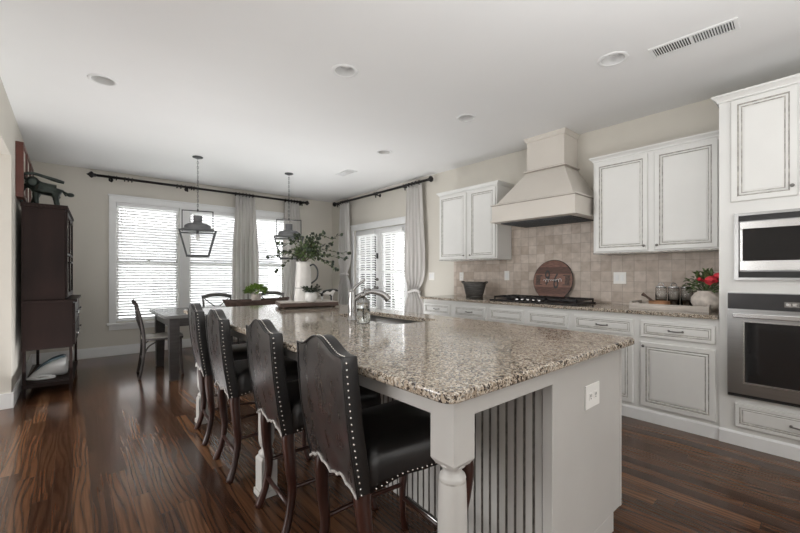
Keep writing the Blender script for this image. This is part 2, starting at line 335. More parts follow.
def dup(o, loc, rz, label, group=None):
    def cp(x, par):
        c = x.copy(); COL.objects.link(c); c.parent = par
        for ch in x.children: cp(ch, c)
        return c
    r = cp(o, None); r.location = loc; r.rotation_euler = (0, 0, rz); r['label'] = label
    if group: r['group'] = group
    return r
def fill_holes(outer, holes):
    bm = B(); es = []
    for lp in [outer] + holes:
        vs = [bm.verts.new(p) for p in lp]
        for i in range(len(vs)): es.append(bm.edges.new((vs[i], vs[(i + 1) % len(vs)])))
    bmesh.ops.triangle_fill(bm, edges=es, use_beauty=True, use_dissolve=False)
    return bm
def thicken(bm, dz):
    g = bmesh.ops.extrude_face_region(bm, geom=list(bm.faces))
    for v in g['geom']:
        if isinstance(v, bmesh.types.BMVert): v.co.z += dz

# ------------------------------------------------------------------ room dimensions
XW, YB, ZC, XL = 4.21, 7.13, 2.745, -0.42
XB, Y0 = -4.5, -3.2          # open sides behind the camera
# floor
bm = B(); box(bm, XB, XW + .15, Y0, YB + .15, -0.1, 0); struct('floor', bm, 'floor')
# ceiling with can-light holes
CANS = [(0.185, 3.80), (1.556, 2.446), (2.911, 1.072), (2.922, 2.413), (2.964, 3.749)]
VENTS = [(3.02, 0.66, .335, .10), (3.15, 4.88, .30, .12)]
def circ(cx, cy, r, z, n=28): return [(cx + r * math.cos(2 * PI * i / n), cy + r * math.sin(2 * PI * i / n), z) for i in range(n)]
bm = fill_holes([(XB, Y0, ZC), (XW + .15, Y0, ZC), (XW + .15, YB + .15, ZC), (XB, YB + .15, ZC)], [circ(x, y, .075, ZC) for x, y in CANS])
struct('ceiling', bm, 'ceiling')
# back wall with three window openings
WINS = [(0.50, 1.34), (1.48, 2.32), (2.46, 3.30)]; WZ0, WZ1 = 0.50, 2.30
bm = B(); xs = [XL - .15] + [v for w in WINS for v in w] + [XW + .15]
for i in range(0, len(xs), 2): box(bm, xs[i], xs[i + 1], YB, YB + .15, 0, ZC)
for a, b in WINS: box(bm, a, b, YB, YB + .15, 0, WZ0); box(bm, a, b, YB, YB + .15, WZ1, ZC)
struct('wall_back', bm, 'wall')
# right wall with the french door opening
DY0, DY1, DZ = 4.72, 6.28, 2.06
bm = B(); box(bm, XW, XW + .15, Y0, DY0, 0, ZC); box(bm, XW, XW + .15, DY1, YB, 0, ZC); box(bm, XW, XW + .15, DY0, DY1, DZ, ZC)
wr = struct('wall_right', bm, 'wall')
# left wall with wide opening
LY = 4.95
bm = B(); box(bm, XL - .13, XL, LY, YB, 0, ZC); box(bm, XL - .13, XL, -2.0, LY, 2.30, ZC); box(bm, XL - .13, XL, Y0, -2.0, 0, ZC)
for v in bm.verts: pass
struct('wall_left', bm, 'wall')
bm = B(); box(bm, XB, XW + .15, Y0 - .15, Y0, 0, ZC); struct('wall_rear', bm, 'wall')
bm = B(); box(bm, XB - .15, XB, Y0 - .15, YB + .15, 0, ZC); struct('wall_far_left', bm, 'wall')
bm = B(); box(bm, XB, XL - .15, YB, YB + .15, 0, ZC); struct('wall_far_back', bm, 'wall')
# baseboards
def baseboard(name, x0, x1, y0, y1):
    bm = B(); box(bm, x0, x1, y0, y1, 0, .125); box(bm, min(x0, x1) + (.004 if abs(x1 - x0) < .1 else 0), max(x0, x1) - (.004 if abs(x1 - x0) < .1 else 0), y0 + (.004 if abs(y1 - y0) < .1 else 0), y1 - (.004 if abs(y1 - y0) < .1 else 0), .125, .145)
    struct(name, bm, 'trim', bevel=.003)
baseboard('baseboard_back', XL, XW, YB - .018, YB)
bm = B(); box(bm, XL, XL + .018, LY - .018, YB - .018, 0, .14); box(bm, XL - .148, XL, LY - .018, LY, 0, .14); struct('baseboard_left', bm, 'trim', bevel=.003)
bm = B(); box(bm, XW - .018, XW, DY1 + .09, YB - .018, 0, .14); box(bm, XW - .018, XW, 3.74, DY0 - .09, 0, .14); struct('baseboard_right', bm, 'trim', bevel=.003)
# window casing as one trim, windows individually
bm = B()
a, b = WINS[0][0], WINS[-1][1]
box(bm, a - .085, b + .085, YB - .022, YB, WZ1, WZ1 + .085); box(bm, a - .095, b + .095, YB - .034, YB, WZ1 + .085, WZ1 + .11)
for x0, x1 in ((a - .085, a), (b, b + .085), (WINS[0][1], WINS[1][0]), (WINS[1][1], WINS[2][0])): box(bm, x0, x1, YB - .022, YB, WZ0 - .02, WZ1)
box(bm, a - .11, b + .11, YB - .06, YB, WZ0 - .045, WZ0 - .015); box(bm, a - .085, b + .085, YB - .02, YB, WZ0 - .12, WZ0 - .045)
struct('trim_1', bm, 'trim', bevel=.003)
for i, (a, b) in enumerate(WINS):
    w = sempty('window_%d' % (i + 1), ((a + b) / 2, YB + .07, WZ0))
    bm = B(); y0, y1 = YB + .05, YB + .10; zm = (WZ0 + WZ1) / 2
    box(bm, a, b, y0, y1, WZ0, WZ0 + .05); box(bm, a, b, y0, y1, WZ1 - .045, WZ1); box(bm, a, a + .04, y0, y1, WZ0 + .05, WZ1 - .045); box(bm, b - .04, b, y0, y1, WZ0 + .05, WZ1 - .045)
    box(bm, a + .04, b - .04, y0 + .005, y1 - .005, zm - .022, zm + .022)
    obj('window_frame', bm, 'trim', w)
    bm = B(); box(bm, a + .04, b - .04, YB + .073, YB + .077, WZ0 + .05, zm - .022); box(bm, a + .04, b - .04, YB + .073, YB + .077, zm + .022, WZ1 - .045)
    obj('window_pane', bm, 'pane', w)
    bm = B(); box(bm, (a + b) / 2 - .02, (a + b) / 2 + .02, y0 - .012, y0 + .005, zm + .022, zm + .034); obj('sash_lock', bm, 'pewter', w)
# french doors
bm = B(); box(bm, XW - .022, XW, DY0 - .09, DY0, 0, DZ); box(bm, XW - .022, XW, DY1, DY1 + .09, 0, DZ); box(bm, XW - .022, XW, DY0 - .09, DY1 + .09, DZ, DZ + .09); box(bm, XW - .035, XW, DY0 - .10, DY1 + .10, DZ + .09, DZ + .115)
struct('trim_2', bm, 'trim', bevel=.003)
ym = (DY0 + DY1) / 2
for i, (a, b) in enumerate(((ym + .004, DY1 - .005), (DY0 + .005, ym - .004))):
    w = sempty('door_%d' % (i + 1), (XW + .05, (a + b) / 2, 0)); x0, x1 = XW + .03, XW + .075; st = .115
    bm = B(); box(bm, x0, x1, a, a + st, .01, DZ - .005); box(bm, x0, x1, b - st, b, .01, DZ - .005); box(bm, x0, x1, a + st, b - st, .01, .26); box(bm, x0, x1, a + st, b - st, DZ - .13, DZ - .005)
    obj('door_frame', bm, 'trim', w, bevel=.003)
    bm = B(); box(bm, x0 + .02, x0 + .025, a + st, b - st, .26, DZ - .13); obj('door_pane', bm, 'pane', w)
    bm = B(); gx0, gx1 = x0 + .014, x0 + .03; ga, gb, g0, g1 = a + st, b - st, .26, DZ - .13
    for k in (1, 2): box(bm, gx0, gx1, ga + (gb - ga) * k / 3 - .009, ga + (gb - ga) * k / 3 + .009, g0, g1)
    for k in range(1, 5): box(bm, gx0 + .001, gx1 - .001, ga, gb, g0 + (g1 - g0) * k / 5 - .009, g0 + (g1 - g0) * k / 5 + .009)
    obj('muntin_grid', bm, 'trim', w)
    if i == 0:
        yk = a + .06
        bm = B(); cyl(bm, (x0, yk, .97), (x0 - .02, yk, .97), .03); cyl(bm, (x0 - .02, yk, .97), (x0 - .05, yk, .97), .012); ball(bm, (x0 - .065, yk, .97), .028, (.8, 1, 1)); obj('door_knob', bm, 'pewter', w)
        bm = B(); cyl(bm, (x0, yk, 1.12), (x0 - .02, yk, 1.12), .03); box(bm, x0 - .03, x0 - .02, yk - .006, yk + .006, 1.10, 1.14); obj('deadbolt', bm, 'pewter', w)
        bm = B(); box(bm, x0 - .02, x0, yk - .02, yk + .02, 1.50, 1.60); obj('door_sensor', bm, 'slot', w)
# tile backsplash on the right wall
bm = B(); T = XW - .012
box(bm, T, XW, .60, 3.69, .915, 1.415); box(bm, T, XW, 1.615, 2.735, 1.415, 1.82)
obj('tile_backsplash', bm, 'tile', wr)
# outdoors
bm = B(); box(bm, -25, 40, YB + 1.5, 60, -1.2, -1.0); struct('ground', bm, 'ground')
h = thing('neighbouring_house', 'pale neighbouring house seen faintly through the blinds of the leftmost window', 'house', (1, 24, -1), 0, world=True)
bm = B(); box(bm, -8, 9.5, 24, 32, -1, 1.9)
for k in range(18): box(bm, -8, 9.5, 23.97, 24, -1 + k * .16, -1 + k * .16 + .02)
obj('siding', bm, 'siding', h)
bm = B(); prism(bm, [(23.4, 1.9), (32.6, 1.9), (28, 4.2)], lambda u, v, w: (w, u, v), -8.4, 9.9); obj('roof', bm, 'roof', h)
for x in (3.15, 8.0, -2.5):
    bm = B(); box(bm, x, x + 1.1, 23.9, 23.97, -.1, 1.2); 
    f = obj('window', bm, 'trim', h)
    bm = B()
    for i in range(3):
        for j in range(2): box(bm, x + .08 + i * .33, x + .37 + i * .33, 23.88, 23.9, -.02 + j * .6, .5 + j * .6)
    obj('pane', bm, 'roof', f)

# ------------------------------------------------------------------ cabinets
DOORP = [(0, 0), (0, .016), (.004, .02), (.036, .02), (.040, .0145), (.0445, .0145), (.050, .019), (.056, .0185), (.059, .012), (.063, .012), (.075, .0155)]
DOORM = [0, 0, 0, 1, 1, 0, 0, 1, 1, 0, 0]
DRAWP = [(0, 0), (0, .016), (.004, .02), (.024, .02), (.027, .015), (.030, .015), (.034, .018), (.037, .018), (.040, .013), (.043, .013), (.048, .015)]
GP = ['cab', 'glaze']
def xface(bm, x, ya, yb, z0, z1, prof, mis=DOORM):    # a panel facing -X at plane x
    panel(bm, (x, yb, z0), (0, -1, 0), (0, 0, 1), (-1, 0, 0), yb - ya, z1 - z0, prof, mis=mis)
def knob(parent, x, y, z, m='pewter'):
    bm = B(); cyl(bm, (x, y, z), (x - .014, y, z), .005); ball(bm, (x - .02, y, z), .012, (.7, 1, 1), 10); return obj('knob', bm, m, parent)
def pull(parent, x, y, z, w=.09):
    bm = B(); p = spline([(x, y - w / 2, z), (x - .018, y - w / 2 + .008, z), (x - .024, y, z - .003), (x - .018, y + w / 2 - .008, z), (x, y + w / 2, z)], 5)
    sweep(bm, p, lerp_list([.006, .0045, .006, .0045, .006], 5), 8); ball(bm, (x - .002, y - w / 2, z), .009, (.4, 1, 1), 8); ball(bm, (x - .002, y + w / 2, z), .009, (.4, 1, 1), 8)
    return obj('handle', bm, 'pewter', parent)
XF = 3.617; CT = .885
def base_cab(y0, y1, fronts, label, knobs=None, pulls=True):
    t = thing('base_cabinet', label, 'cabinet', (XF + .28, (y0 + y1) / 2, 0), 0, 'base cabinets along the tiled wall', world=True)
    bm = B(); box(bm, XF, XW - .012, y0, y1, .098, CT); obj('carcass', bm, 'cab', t)
    bm = B(); box(bm, XF - .014, XW - .012, y0, y1, 0, .085); rects(bm, [(XF - .014, XW - .012, y0, y1, .085), (XF - .006, XW - .012, y0, y1, .098)]); obj('plinth', bm, 'trim', t)
    for k, (a, b) in enumerate(fronts):
        bm = B(); xface(bm, XF, a, b, .700, .835, DRAWP); d = obj('drawer', bm, GP, t)
        if pulls: pull(d, XF - .019, (a + b) / 2, .768)
        bm = B(); xface(bm, XF, a, b, .127, .658, DOORP); d = obj('door', bm, GP, t)
        side = knobs[k] if knobs else 1
        knob(d, XF - .02, (b - .024) if side > 0 else (a + .024), .628)
    return t
base_cab(.605, 1.14, [(.622, 1.111)], 'white base cabinet right beside the wall ovens with one wide drawer over door')
base_cab(1.14, 1.70, [(1.169, 1.668)], 'white base cabinet second from the wall ovens, under the switch plate')
base_cab(1.70, 2.665, [(1.731, 2.148), (2.202, 2.631)], 'wide white base cabinet below the gas cooktop with plain drawer fronts', knobs=[1, -1], pulls=False)
base_cab(2.665, 3.195, [(2.694, 3.157)], 'white base cabinet just left of the cooktop, below the tin tub')
base_cab(3.195, 3.72, [(3.236, 3.688)], 'white end base cabinet nearest the french doors')
# countertop on the wall run
ct = B(); box(ct, XF - .045, XW - .012, .607, 3.745, CT, CT + .03); tag(obj('countertop', ct, 'granite', bevel=.006, bseg=3), 'long granite worktop running along the tiled wall under the hood', 'countertop')
CZ = CT + .03

def crown(bm, x0, x1, y0, y1, z, steps, sl=1, sr=1, mi=0):
    rects(bm, [(x0 - p, x1, y0 - p * sr, y1 + p * sl, z + h) for p, h in steps], mi)
CR = [(0, 0), (.008, .002), (.010, .012), (.018, .020), (.030, .030), (.033, .034), (.033, .044)]
def upper(y0, y1, doors, z0, z1, label, kn, sr=1):
    t = thing('upper_cabinet', label, 'cabinet', (4.05, (y0 + y1) / 2, z0), 0, 'wall cabinets beside the hood', world=True)
    bm = B(); box(bm, 3.895, XW, y0, y1, z0, z1); obj('carcass', bm, 'cab', t, bevel=.002)
    bm = B(); crown(bm, 3.895, XW, y0, y1, z1, CR, 1, sr); obj('crown_molding', bm, 'cab', t)
    bm = B(); box(bm, 3.889, 3.895, y0, y1, z0, z0 + .012); obj('light_rail', bm, 'glaze', t)
    for (a, b), s in zip(doors, kn):
        bm = B(); xface(bm, 3.895, a, b, z0 + .022, z1 - .02, DOORP); d = obj('door', bm, GP, t)
        knob(d, 3.875, (b - .024) if s > 0 else (a + .024), z0 + .06)
upper(.636, 1.612, [(.655, 1.090), (1.142, 1.590)], 1.412, 2.312, 'two-door white wall cabinet between the hood and the tall oven cabinet', [1, -1], sr=0)
upper(2.735, 3.69, [(2.752, 3.150), (3.206, 3.672)], 1.400, 2.300, 'two-door white wall cabinet left of the range hood', [1, -1])

# tall oven cabinet
YA, YC = -.235, .602
t = thing('oven_cabinet', 'tall white cabinet housing the wall oven and microwave at right', 'cabinet', (3.9, .18, 0), 0, world=True)
bm = B()
for z0, z1 in ((.098, .36), (1.085, 1.185), (1.640, 2.485)): box(bm, XF - .012, (XW - .013), YA, YC, z0, z1)
for z0, z1, a, b in ((.36, 1.085, -.195, .552), (1.185, 1.640, -.16, .517)):
    box(bm, XF - .012, (XW - .013), b, YC, z0, z1); box(bm, XF - .012, (XW - .013), YA, a, z0, z1); box(bm, XW - .02, (XW - .013), a, b, z0, z1)
obj('carcass', bm, 'cab', t)
bm = B(); box(bm, XF - .026, (XW - .013), YA, YC, 0, .085); rects(bm, [(XF - .026, (XW - .013), YA, YC, .085), (XF - .016, (XW - .013), YA, YC, .098)]); obj('plinth', bm, 'trim', t)
bm = B(); crown(bm, XF - .012, (XW - .013), YA, YC, 2.466, [(0, 0), (.010, .003), (.012, .014), (.022, .026), (.034, .036), (.038, .040), (.038, .052)]); obj('crown_molding', bm, 'cab', t)
bm = B(); xface(bm, XF - .012, -.142, .512, .135, .300, DRAWP); d = obj('drawer', bm, GP, t); pull(d, XF - .031, .185, .218)
for a, b, s in ((.200, .535, -1), (-.165, .170, 1)):
    bm = B(); xface(bm, XF - .012, a, b, 1.735, 2.46, DOORP); d = obj('door', bm, GP, t); knob(d, XF - .032, (b - .024) if s > 0 else (a + .024), 1.80)
# wall oven
x = XF - .012
t = thing('built_in_oven', 'built-in stainless wall oven with dark glass door below the microwave', 'oven', (3.8, .18, .36), 0, world=True)
bm = B(); box(bm, x, XW - .05, -.19, .547, .365, 1.08); box(bm, x - .02, x, -.195, .552, .352, 1.09); obj('body', bm, 'steel', t)
bm = B(); box(bm, x - .042, x - .02, -.19, .547, .975, 1.085); obj('control_panel', bm, ['ctrl'], t, bevel=.003)
bm = B(); box(bm, x - .043, x - .042, .19, .26, 1.0, 1.035); p = obj('display', bm, 'pewter', t)
bm = B()
for i in range(2):
    box(bm, x - .0435, x - .043, .200 + i * .03, .222 + i * .03, 1.008, 1.026)
obj('display_digits', bm, 'steel_lt', p)
bm = B(); cyl(bm, (x - .042, .165, 1.03), (x - .07, .165, 1.03), .022, .02, 20); obj('knob', bm, 'black_iron', t)
bm = B()
for a, b, c, d in ((-.19, .547, .38, .465), (-.19, .547, .885, .965), (.455, .547, .465, .885), (-.19, -.098, .465, .885)): box(bm, x - .05, x - .02, a, b, c, d)
dr = obj('oven_door', bm, 'steel', t)
bm = B(); box(bm, x - .047, x - .03, -.098, .455, .465, .885); obj('door_glass', bm, 'black_glass', dr)
bm = B(); panel(bm, (x - .05, .463, .457), (0, -1, 0), (0, 0, 1), (-1, 0, 0), .569, .436, [(0, 0), (0, .003), (.006, .003), (.008, 0)]); 
bm.free(); bm = B()
for a, b, c, d in ((-.106, .463, .457, .463), (-.106, .463, .887, .893), (.457, .463, .463, .887), (-.106, -.10, .463, .887)): box(bm, x - .053, x - .05, a, b, c, d)
obj('glass_trim', bm, 'steel_lt', dr)
bm = B(); box(bm, x - .085, x - .068, -.17, .515, .915, .948); box(bm, x - .07, x - .05, -.15, -.13, .922, .943); box(bm, x - .07, x - .05, .475, .495, .922, .943); obj('door_handle', bm, 'steel_lt', dr, bevel=.004)
bm = B(); box(bm, x - .03, x - .02, -.19, .547, .354, .372); obj('lower_vent', bm, 'slot', t)
# microwave
t = thing('microwave', 'built-in stainless microwave with trim kit above the wall oven', 'microwave', (3.8, .18, 1.19), 0, world=True)
bm = B(); box(bm, x, XW - .1, -.155, .512, 1.19, 1.635)
Y1, Y2 = -.158, .514
for a, b, c, d in ((Y1, Y2, 1.178, 1.195), (Y1, Y2, 1.630, 1.648), (Y2 - .022, Y2, 1.195, 1.630), (Y1, Y1 + .022, 1.195, 1.630)): box(bm, x - .022, x, a, b, c, d)
obj('trim_frame', bm, 'steel', t)
for z0, z1 in ((1.195, 1.238), (1.592, 1.630)):
    bm = B(); box(bm, x - .012, x, Y1 + .022, Y2 - .022, z0, z1)
    for k in range(3): box(bm, x - .016, x - .012, Y1 + .03, Y2 - .03, z0 + .008 + k * .011, z0 + .012 + k * .011)
    obj('louver', bm, 'slot', t)
bm = B()
for a, b, c, d in ((Y1 + .03, Y2 - .03, 1.245, 1.312), (Y1 + .03, Y2 - .03, 1.535, 1.585), (Y2 - .045, Y2 - .03, 1.312, 1.535), (Y1 + .03, Y1 + .045, 1.312, 1.535)): box(bm, x - .026, x - .004, a, b, c, d)
dr = obj('microwave_door', bm, 'steel_lt', t, bevel=.002)
bm = B(); box(bm, x - .023, x - .008, Y1 + .045, Y2 - .045, 1.312, 1.535); obj('door_glass', bm, 'black_glass', dr)

# range hood
t = thing('range_hood', 'flared cream painted range hood with chimney up to the ceiling', 'range hood', (3.9, 2.115, 1.79), 0, world=True)
hy0, hy1 = 1.655, 2.59
bm = B(); rects(bm, [(3.59, XW, hy0, hy1, 1.815), (3.59, XW, hy0, hy1, 1.975)]); obj('skirt', bm, 'hood', t)
bm = B(); rects(bm, [(3.60, XW, hy0 + .01, hy1 - .01, 1.789), (3.575, XW, hy0 - .015, hy1 + .015, 1.795), (3.575, XW, hy0 - .015, hy1 + .015, 1.815)]); obj('lower_lip', bm, 'hood', t)
bm = B(); rects(bm, [(3.585, XW, hy0 - .005, hy1 + .005, 1.975), (3.575, XW, hy0 - .015, hy1 + .015, 1.982), (3.575, XW, hy0 - .015, hy1 + .015, 1.99), (3.60, XW, hy0 + .01, hy1 - .01, 1.998)], mis=[1, 0, 1]); obj('ledge_trim', bm, ['hood', 'hoodline'], t)
bm = B(); rects(bm, [(3.625, XW, hy0 + .03, hy1 - .03, 1.998), (3.905, XW, 1.91, 2.35, 2.355)]); obj('flared_body', bm, 'hood', t)
bm = B(); rects(bm, [(3.895, XW, 1.90, 2.36, 2.355), (3.880, XW, 1.885, 2.375, 2.363), (3.880, XW, 1.885, 2.375, 2.373), (3.90, XW, 1.905, 2.355, 2.383)], mis=[1, 0, 1]); obj('neck_trim', bm, ['hood', 'hoodline'], t)
bm = B(); box(bm, 3.91, XW, 1.915, 2.345, 2.383, ZC - .002); obj('chimney', bm, 'hood', t)
bm = B(); rects(bm, [(3.91, XW, 1.915, 2.345, 2.695), (3.90, XW, 1.905, 2.355, 2.700), (3.893, XW, 1.898, 2.362, 2.72), (3.885, XW, 1.89, 2.37, 2.728), (3.885, XW, 1.89, 2.37, ZC - .001)]); obj('crown_molding', bm, 'hood', t)
bm = B(); box(bm, 3.66, XW - .03, hy0 + .07, hy1 - .07, 1.780, 1.789)
for k in range(14): box(bm, 3.70 + k * .032, 3.712 + k * .032, hy0 + .1, hy1 - .1, 1.775, 1.780)
obj('filter_insert', bm, 'galv_dk', t)

# cooktop
t = thing('gas_cooktop', 'black iron gas cooktop set into the granite worktop under the hood', 'cooktop', (3.87, 2.2, CZ), 0, world=True)
cy0, cy1, cx0, cx1 = 1.68, 2.67, 3.65, 4.12
bm = B(); box(bm, cx0, cx1, cy0, cy1, CZ, CZ + .016); obj('base_plate', bm, 'black_iron', t, bevel=.004)
for k in range(3):
    g0 = cy0 + .015 + k * .322; g1 = g0 + .316; bm = B(); z0, z1 = CZ + .036, CZ + .054
    for a, b, c, d in ((cx0 + .07, cx1 - .02, g0, g0 + .012), (cx0 + .07, cx1 - .02, g1 - .012, g1), (cx0 + .07, cx0 + .082, g0, g1), (cx1 - .032, cx1 - .02, g0, g1), (cx0 + .26, cx0 + .272, g0, g1), (cx0 + .07, cx1 - .02, (g0 + g1) / 2 - .006, (g0 + g1) / 2 + .006)): box(bm, a, b, c, d, z0, z1)
    for a in (cx0 + .07, cx1 - .032):
        for c in (g0, g1 - .012): box(bm, a, a + .012, c, c + .012, CZ + .012, z0)
    for q in (-1, 1):
        for s in (-1, 1): sweep(bm, [((cx0 + .265) + q * .1, (g0 + g1) / 2, z1), ((cx0 + .265) + q * .1 + s * .07, (g0 + g1) / 2 + .1 * s, z1)], .005, 4)
    obj('grate', bm, 'black_iron', t)
for y_, x_ in ((1.85, 3.80), (1.85, 4.02), (2.175, 3.91), (2.50, 3.80), (2.50, 4.02)):
    bm = B(); lathe(bm, [(.045, 0), (.045, .01), (.03, .014), (.03, .022), (.0, .024)], (x_, y_, CZ + .012), 18); obj('burner', bm, 'black_iron', t)
for k in range(5):
    bm = B(); lathe(bm, [(.02, 0), (.018, .022), (.0, .024)], (3.685, 2.20 + (k - 2) * .065, CZ + .016), 14); obj('knob', bm, 'steel_lt', t)

# ------------------------------------------------------------------ island
IY0, IY1, IX0, IX1 = .66, 3.78, .735, 2.09; IZ = .878
t = thing('kitchen_island', 'long light grey island base with turned posts and beadboard', 'kitchen island', (1.5, 2.2, 0), 0, world=True)
BX0, BX1, BY0, BY1 = 1.375, 2.02, .735, 3.62
bm = B(); box(bm, BX0, BX1 - .07, BY0 + .02, BY1, 0, .09)
# cabinet body open over the sink basin
box(bm, BX0, BX1, BY0, 1.76, .09, IZ); box(bm, BX0, BX1, 2.60, BY1, .09, IZ); box(bm, BX0, BX1, 1.76, 2.60, .09, .62); box(bm, BX0, 1.46, 1.76, 2.60, .62, IZ); box(bm, 1.925, BX1, 1.76, 2.60, .62, IZ)
obj('cabinet_body', bm, 'island', t)
bm = B(); box(bm, BX0 - .012, BX1 - .07, .715, BY0, 0, .09); box(bm, BX0 - .012, BX1 + .012, .715, BY0, .09, IZ); obj('end_panel', bm, 'island', t, bevel=.002)
bm = B(); box(bm, BX0 - .024, BX0 + .018, .705, .747, 0, IZ); obj('corner_stile', bm, 'island', t, bevel=.003)
bm = B(); box(bm, BX1 + .004, BX1 + .022, .712, .74, .09, IZ); obj('edge_strip', bm, 'island', t, bevel=.002)
# beadboard with glazed grooves
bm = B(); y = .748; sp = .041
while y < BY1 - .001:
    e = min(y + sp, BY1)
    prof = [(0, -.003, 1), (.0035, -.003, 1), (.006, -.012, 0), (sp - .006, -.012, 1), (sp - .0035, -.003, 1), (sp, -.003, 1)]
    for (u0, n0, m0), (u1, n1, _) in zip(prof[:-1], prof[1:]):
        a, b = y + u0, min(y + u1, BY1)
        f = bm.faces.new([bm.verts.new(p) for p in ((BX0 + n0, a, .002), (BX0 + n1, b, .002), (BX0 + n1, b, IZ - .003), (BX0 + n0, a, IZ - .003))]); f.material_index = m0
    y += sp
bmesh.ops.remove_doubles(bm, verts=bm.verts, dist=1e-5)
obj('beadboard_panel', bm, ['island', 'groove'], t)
bm = B(); box(bm, IX0 + .075, BX0 - .012, .695, .719, IZ - .062, IZ); box(bm, IX0 + .055, IX0 + .079, .719, 3.60, IZ - .062, IZ); box(bm, IX0 + .075, BX0 - .012, 3.60, 3.624, IZ - .062, IZ); obj('apron', bm, 'island', t, bevel=.002)
PW = .044
def post(cx, cy):
    bm = B(); Z1 = IZ - .184
    rects(bm, [(cx - PW + .01, cx + PW - .01, cy - PW + .01, cy + PW - .01, Z1 - .012), (cx - PW, cx + PW, cy - PW, cy + PW, Z1 + .004), (cx - PW, cx + PW, cy - PW, cy + PW, IZ)])
    pr = [(.038, .215), (.042, .222), (.042, .235), (.030, .245), (.026, .255), (.034, .27), (.042, .30), (.043, .40), (.042, .52), (.040, .60), (.0385, .635), (.0375, .640), (.0385, .645), (.036, .652), (.028, .66), (.025, .668), (.030, .676), (.037, .680), (.037, .686)]
    lathe(bm, pr, (cx, cy, 0), 28, mis=[0] * 10 + [1] + [0] * 8)
    box(bm, cx - PW, cx + PW, cy - PW, cy + PW, .03, .20); rects(bm, [(cx - PW, cx + PW, cy - PW, cy + PW, .20), (cx - .034, cx + .034, cy - .034, cy + .034, .216)]); box(bm, cx - PW - .008, cx + PW + .008, cy - PW - .008, cy + PW + .008, 0, .03)
    return obj('post', bm, ['island', 'glaze'], t)
for cy in (.728, 2.10, 3.45): post(.822, cy)
# island countertop with clipped corners and sink opening
SX0, SX1, SY0, SY1 = 1.50, 1.885, 1.80, 2.55
def corner_loop(x0, x1, y0, y1, c, z): return [(x0 + c, y0, z), (x1 - c, y0, z), (x1 - c * .3, y0 + c * .3, z), (x1, y0 + c, z), (x1, y1 - c, z), (x1 - c * .3, y1 - c * .3, z), (x1 - c, y1, z), (x0 + c, y1, z), (x0 + c * .3, y1 - c * .3, z), (x0, y1 - c, z), (x0, y0 + c, z), (x0 + c * .3, y0 + c * .3, z)]
bm = fill_holes(corner_loop(IX0, IX1, IY0, IY1, .035, IZ), [corner_loop(SX0, SX1, SY0, SY1, .03, IZ)]); thicken(bm, .032)
tag(obj('countertop', bm, 'granite', bevel=.008, bseg=3), 'large speckled granite island top with sink opening in the middle', 'countertop')
TZ = IZ + .032
# sink
t = thing('sink', 'undermount steel sink set in the island worktop', 'sink', (1.69, 2.17, .66), 0, world=True)
bm = B(); a = .012
rr = lambda e, z: corner_loop(SX0 - a + e, SX1 + a - e, SY0 - a + e, SY1 + a - e, .045, z)
loft(bm, [rr(-.02, IZ - .001), rr(0, IZ - .001), rr(.01, .70), rr(.03, .68)], caps=False)
f = bm.faces.new([bm.verts.new(p) for p in rr(.03, .68)])
bmesh.ops.remove_doubles(bm, verts=bm.verts, dist=1e-4); obj('basin', bm, 'sinkm', t)
bm = B(); lathe(bm, [(.05, 0), (.045, .003), (.02, .002), (.0, .001)], (1.69, 2.2, .681), 20); obj('drain', bm, 'pewter', t)
# faucet
t = thing('faucet', 'brushed nickel single-lever kitchen faucet beside the island sink', 'faucet', (1.415, 2.145, TZ), 0, world=True)
fx, fy = 1.425, 2.15
bm = B(); lathe(bm, [(.034, 0), (.034, .006), (.027, .012), (.026, .06), (.0255, .15), (.024, .155), (.022, .185), (.020, .20), (.0, .205)], (fx, fy, TZ), 24); obj('body', bm, 'nickel', t)
bm = B(); dx, dy = .83, -.55
pts = spline([(fx, fy, TZ + .125), (fx + .05 * dx, fy + .05 * dy, TZ + .165), (fx + .12 * dx, fy + .12 * dy, TZ + .19), (fx + .20 * dx, fy + .20 * dy, TZ + .175), (fx + .245 * dx, fy + .245 * dy, TZ + .135)], 6)
sweep(bm, pts, lerp_list([.018, .017, .016, .021, .023], 6), 16); obj('spout', bm, 'nickel', t)
bm = B(); sweep(bm, spline([(fx, fy, TZ + .195), (fx + .02, fy - .01, TZ + .225), (fx + .075, fy - .04, TZ + .27)], 6), lerp_list([.014, .010, .008], 6), 12); obj('lever', bm, 'nickel', t)
# soap bottle
sx_, sy_ = 1.395, 1.98
t = thing('soap_bottle', 'clear pump soap bottle standing in front of the faucet', 'soap dispenser', (sx_, sy_, TZ), 0, world=True)
bm = B(); lathe(bm, [(.038, 0), (.042, .005), (.042, .11), (.040, .135), (.026, .155), (.014, .165), (.014, .170)], (sx_, sy_, TZ + .001), 20); obj('bottle', bm, 'soap', t)
bm = B(); lathe(bm, [(.036, .004), (.0385, .01), (.0385, .09), (.0, .0905)], (sx_, sy_, TZ + .002), 20); obj('soap_liquid', bm, glassy('pale_soap', (0.90, 0.90, 0.86), 0.1, 1.33), t)
bm = B(); cyl(bm, (sx_, sy_, TZ + .168), (sx_, sy_, TZ + .190), .017, .014); cyl(bm, (sx_, sy_, TZ + .190), (sx_, sy_, TZ + .21), .005); sweep(bm, [(sx_, sy_, TZ + .21), (sx_ + .01, sy_ - .005, TZ + .215), (sx_ + .04, sy_ - .025, TZ + .21)], .006, 10); cyl(bm, (sx_, sy_, TZ + .03), (sx_, sy_, TZ + .16), .0025); obj('pump', bm, 'nickel', t)

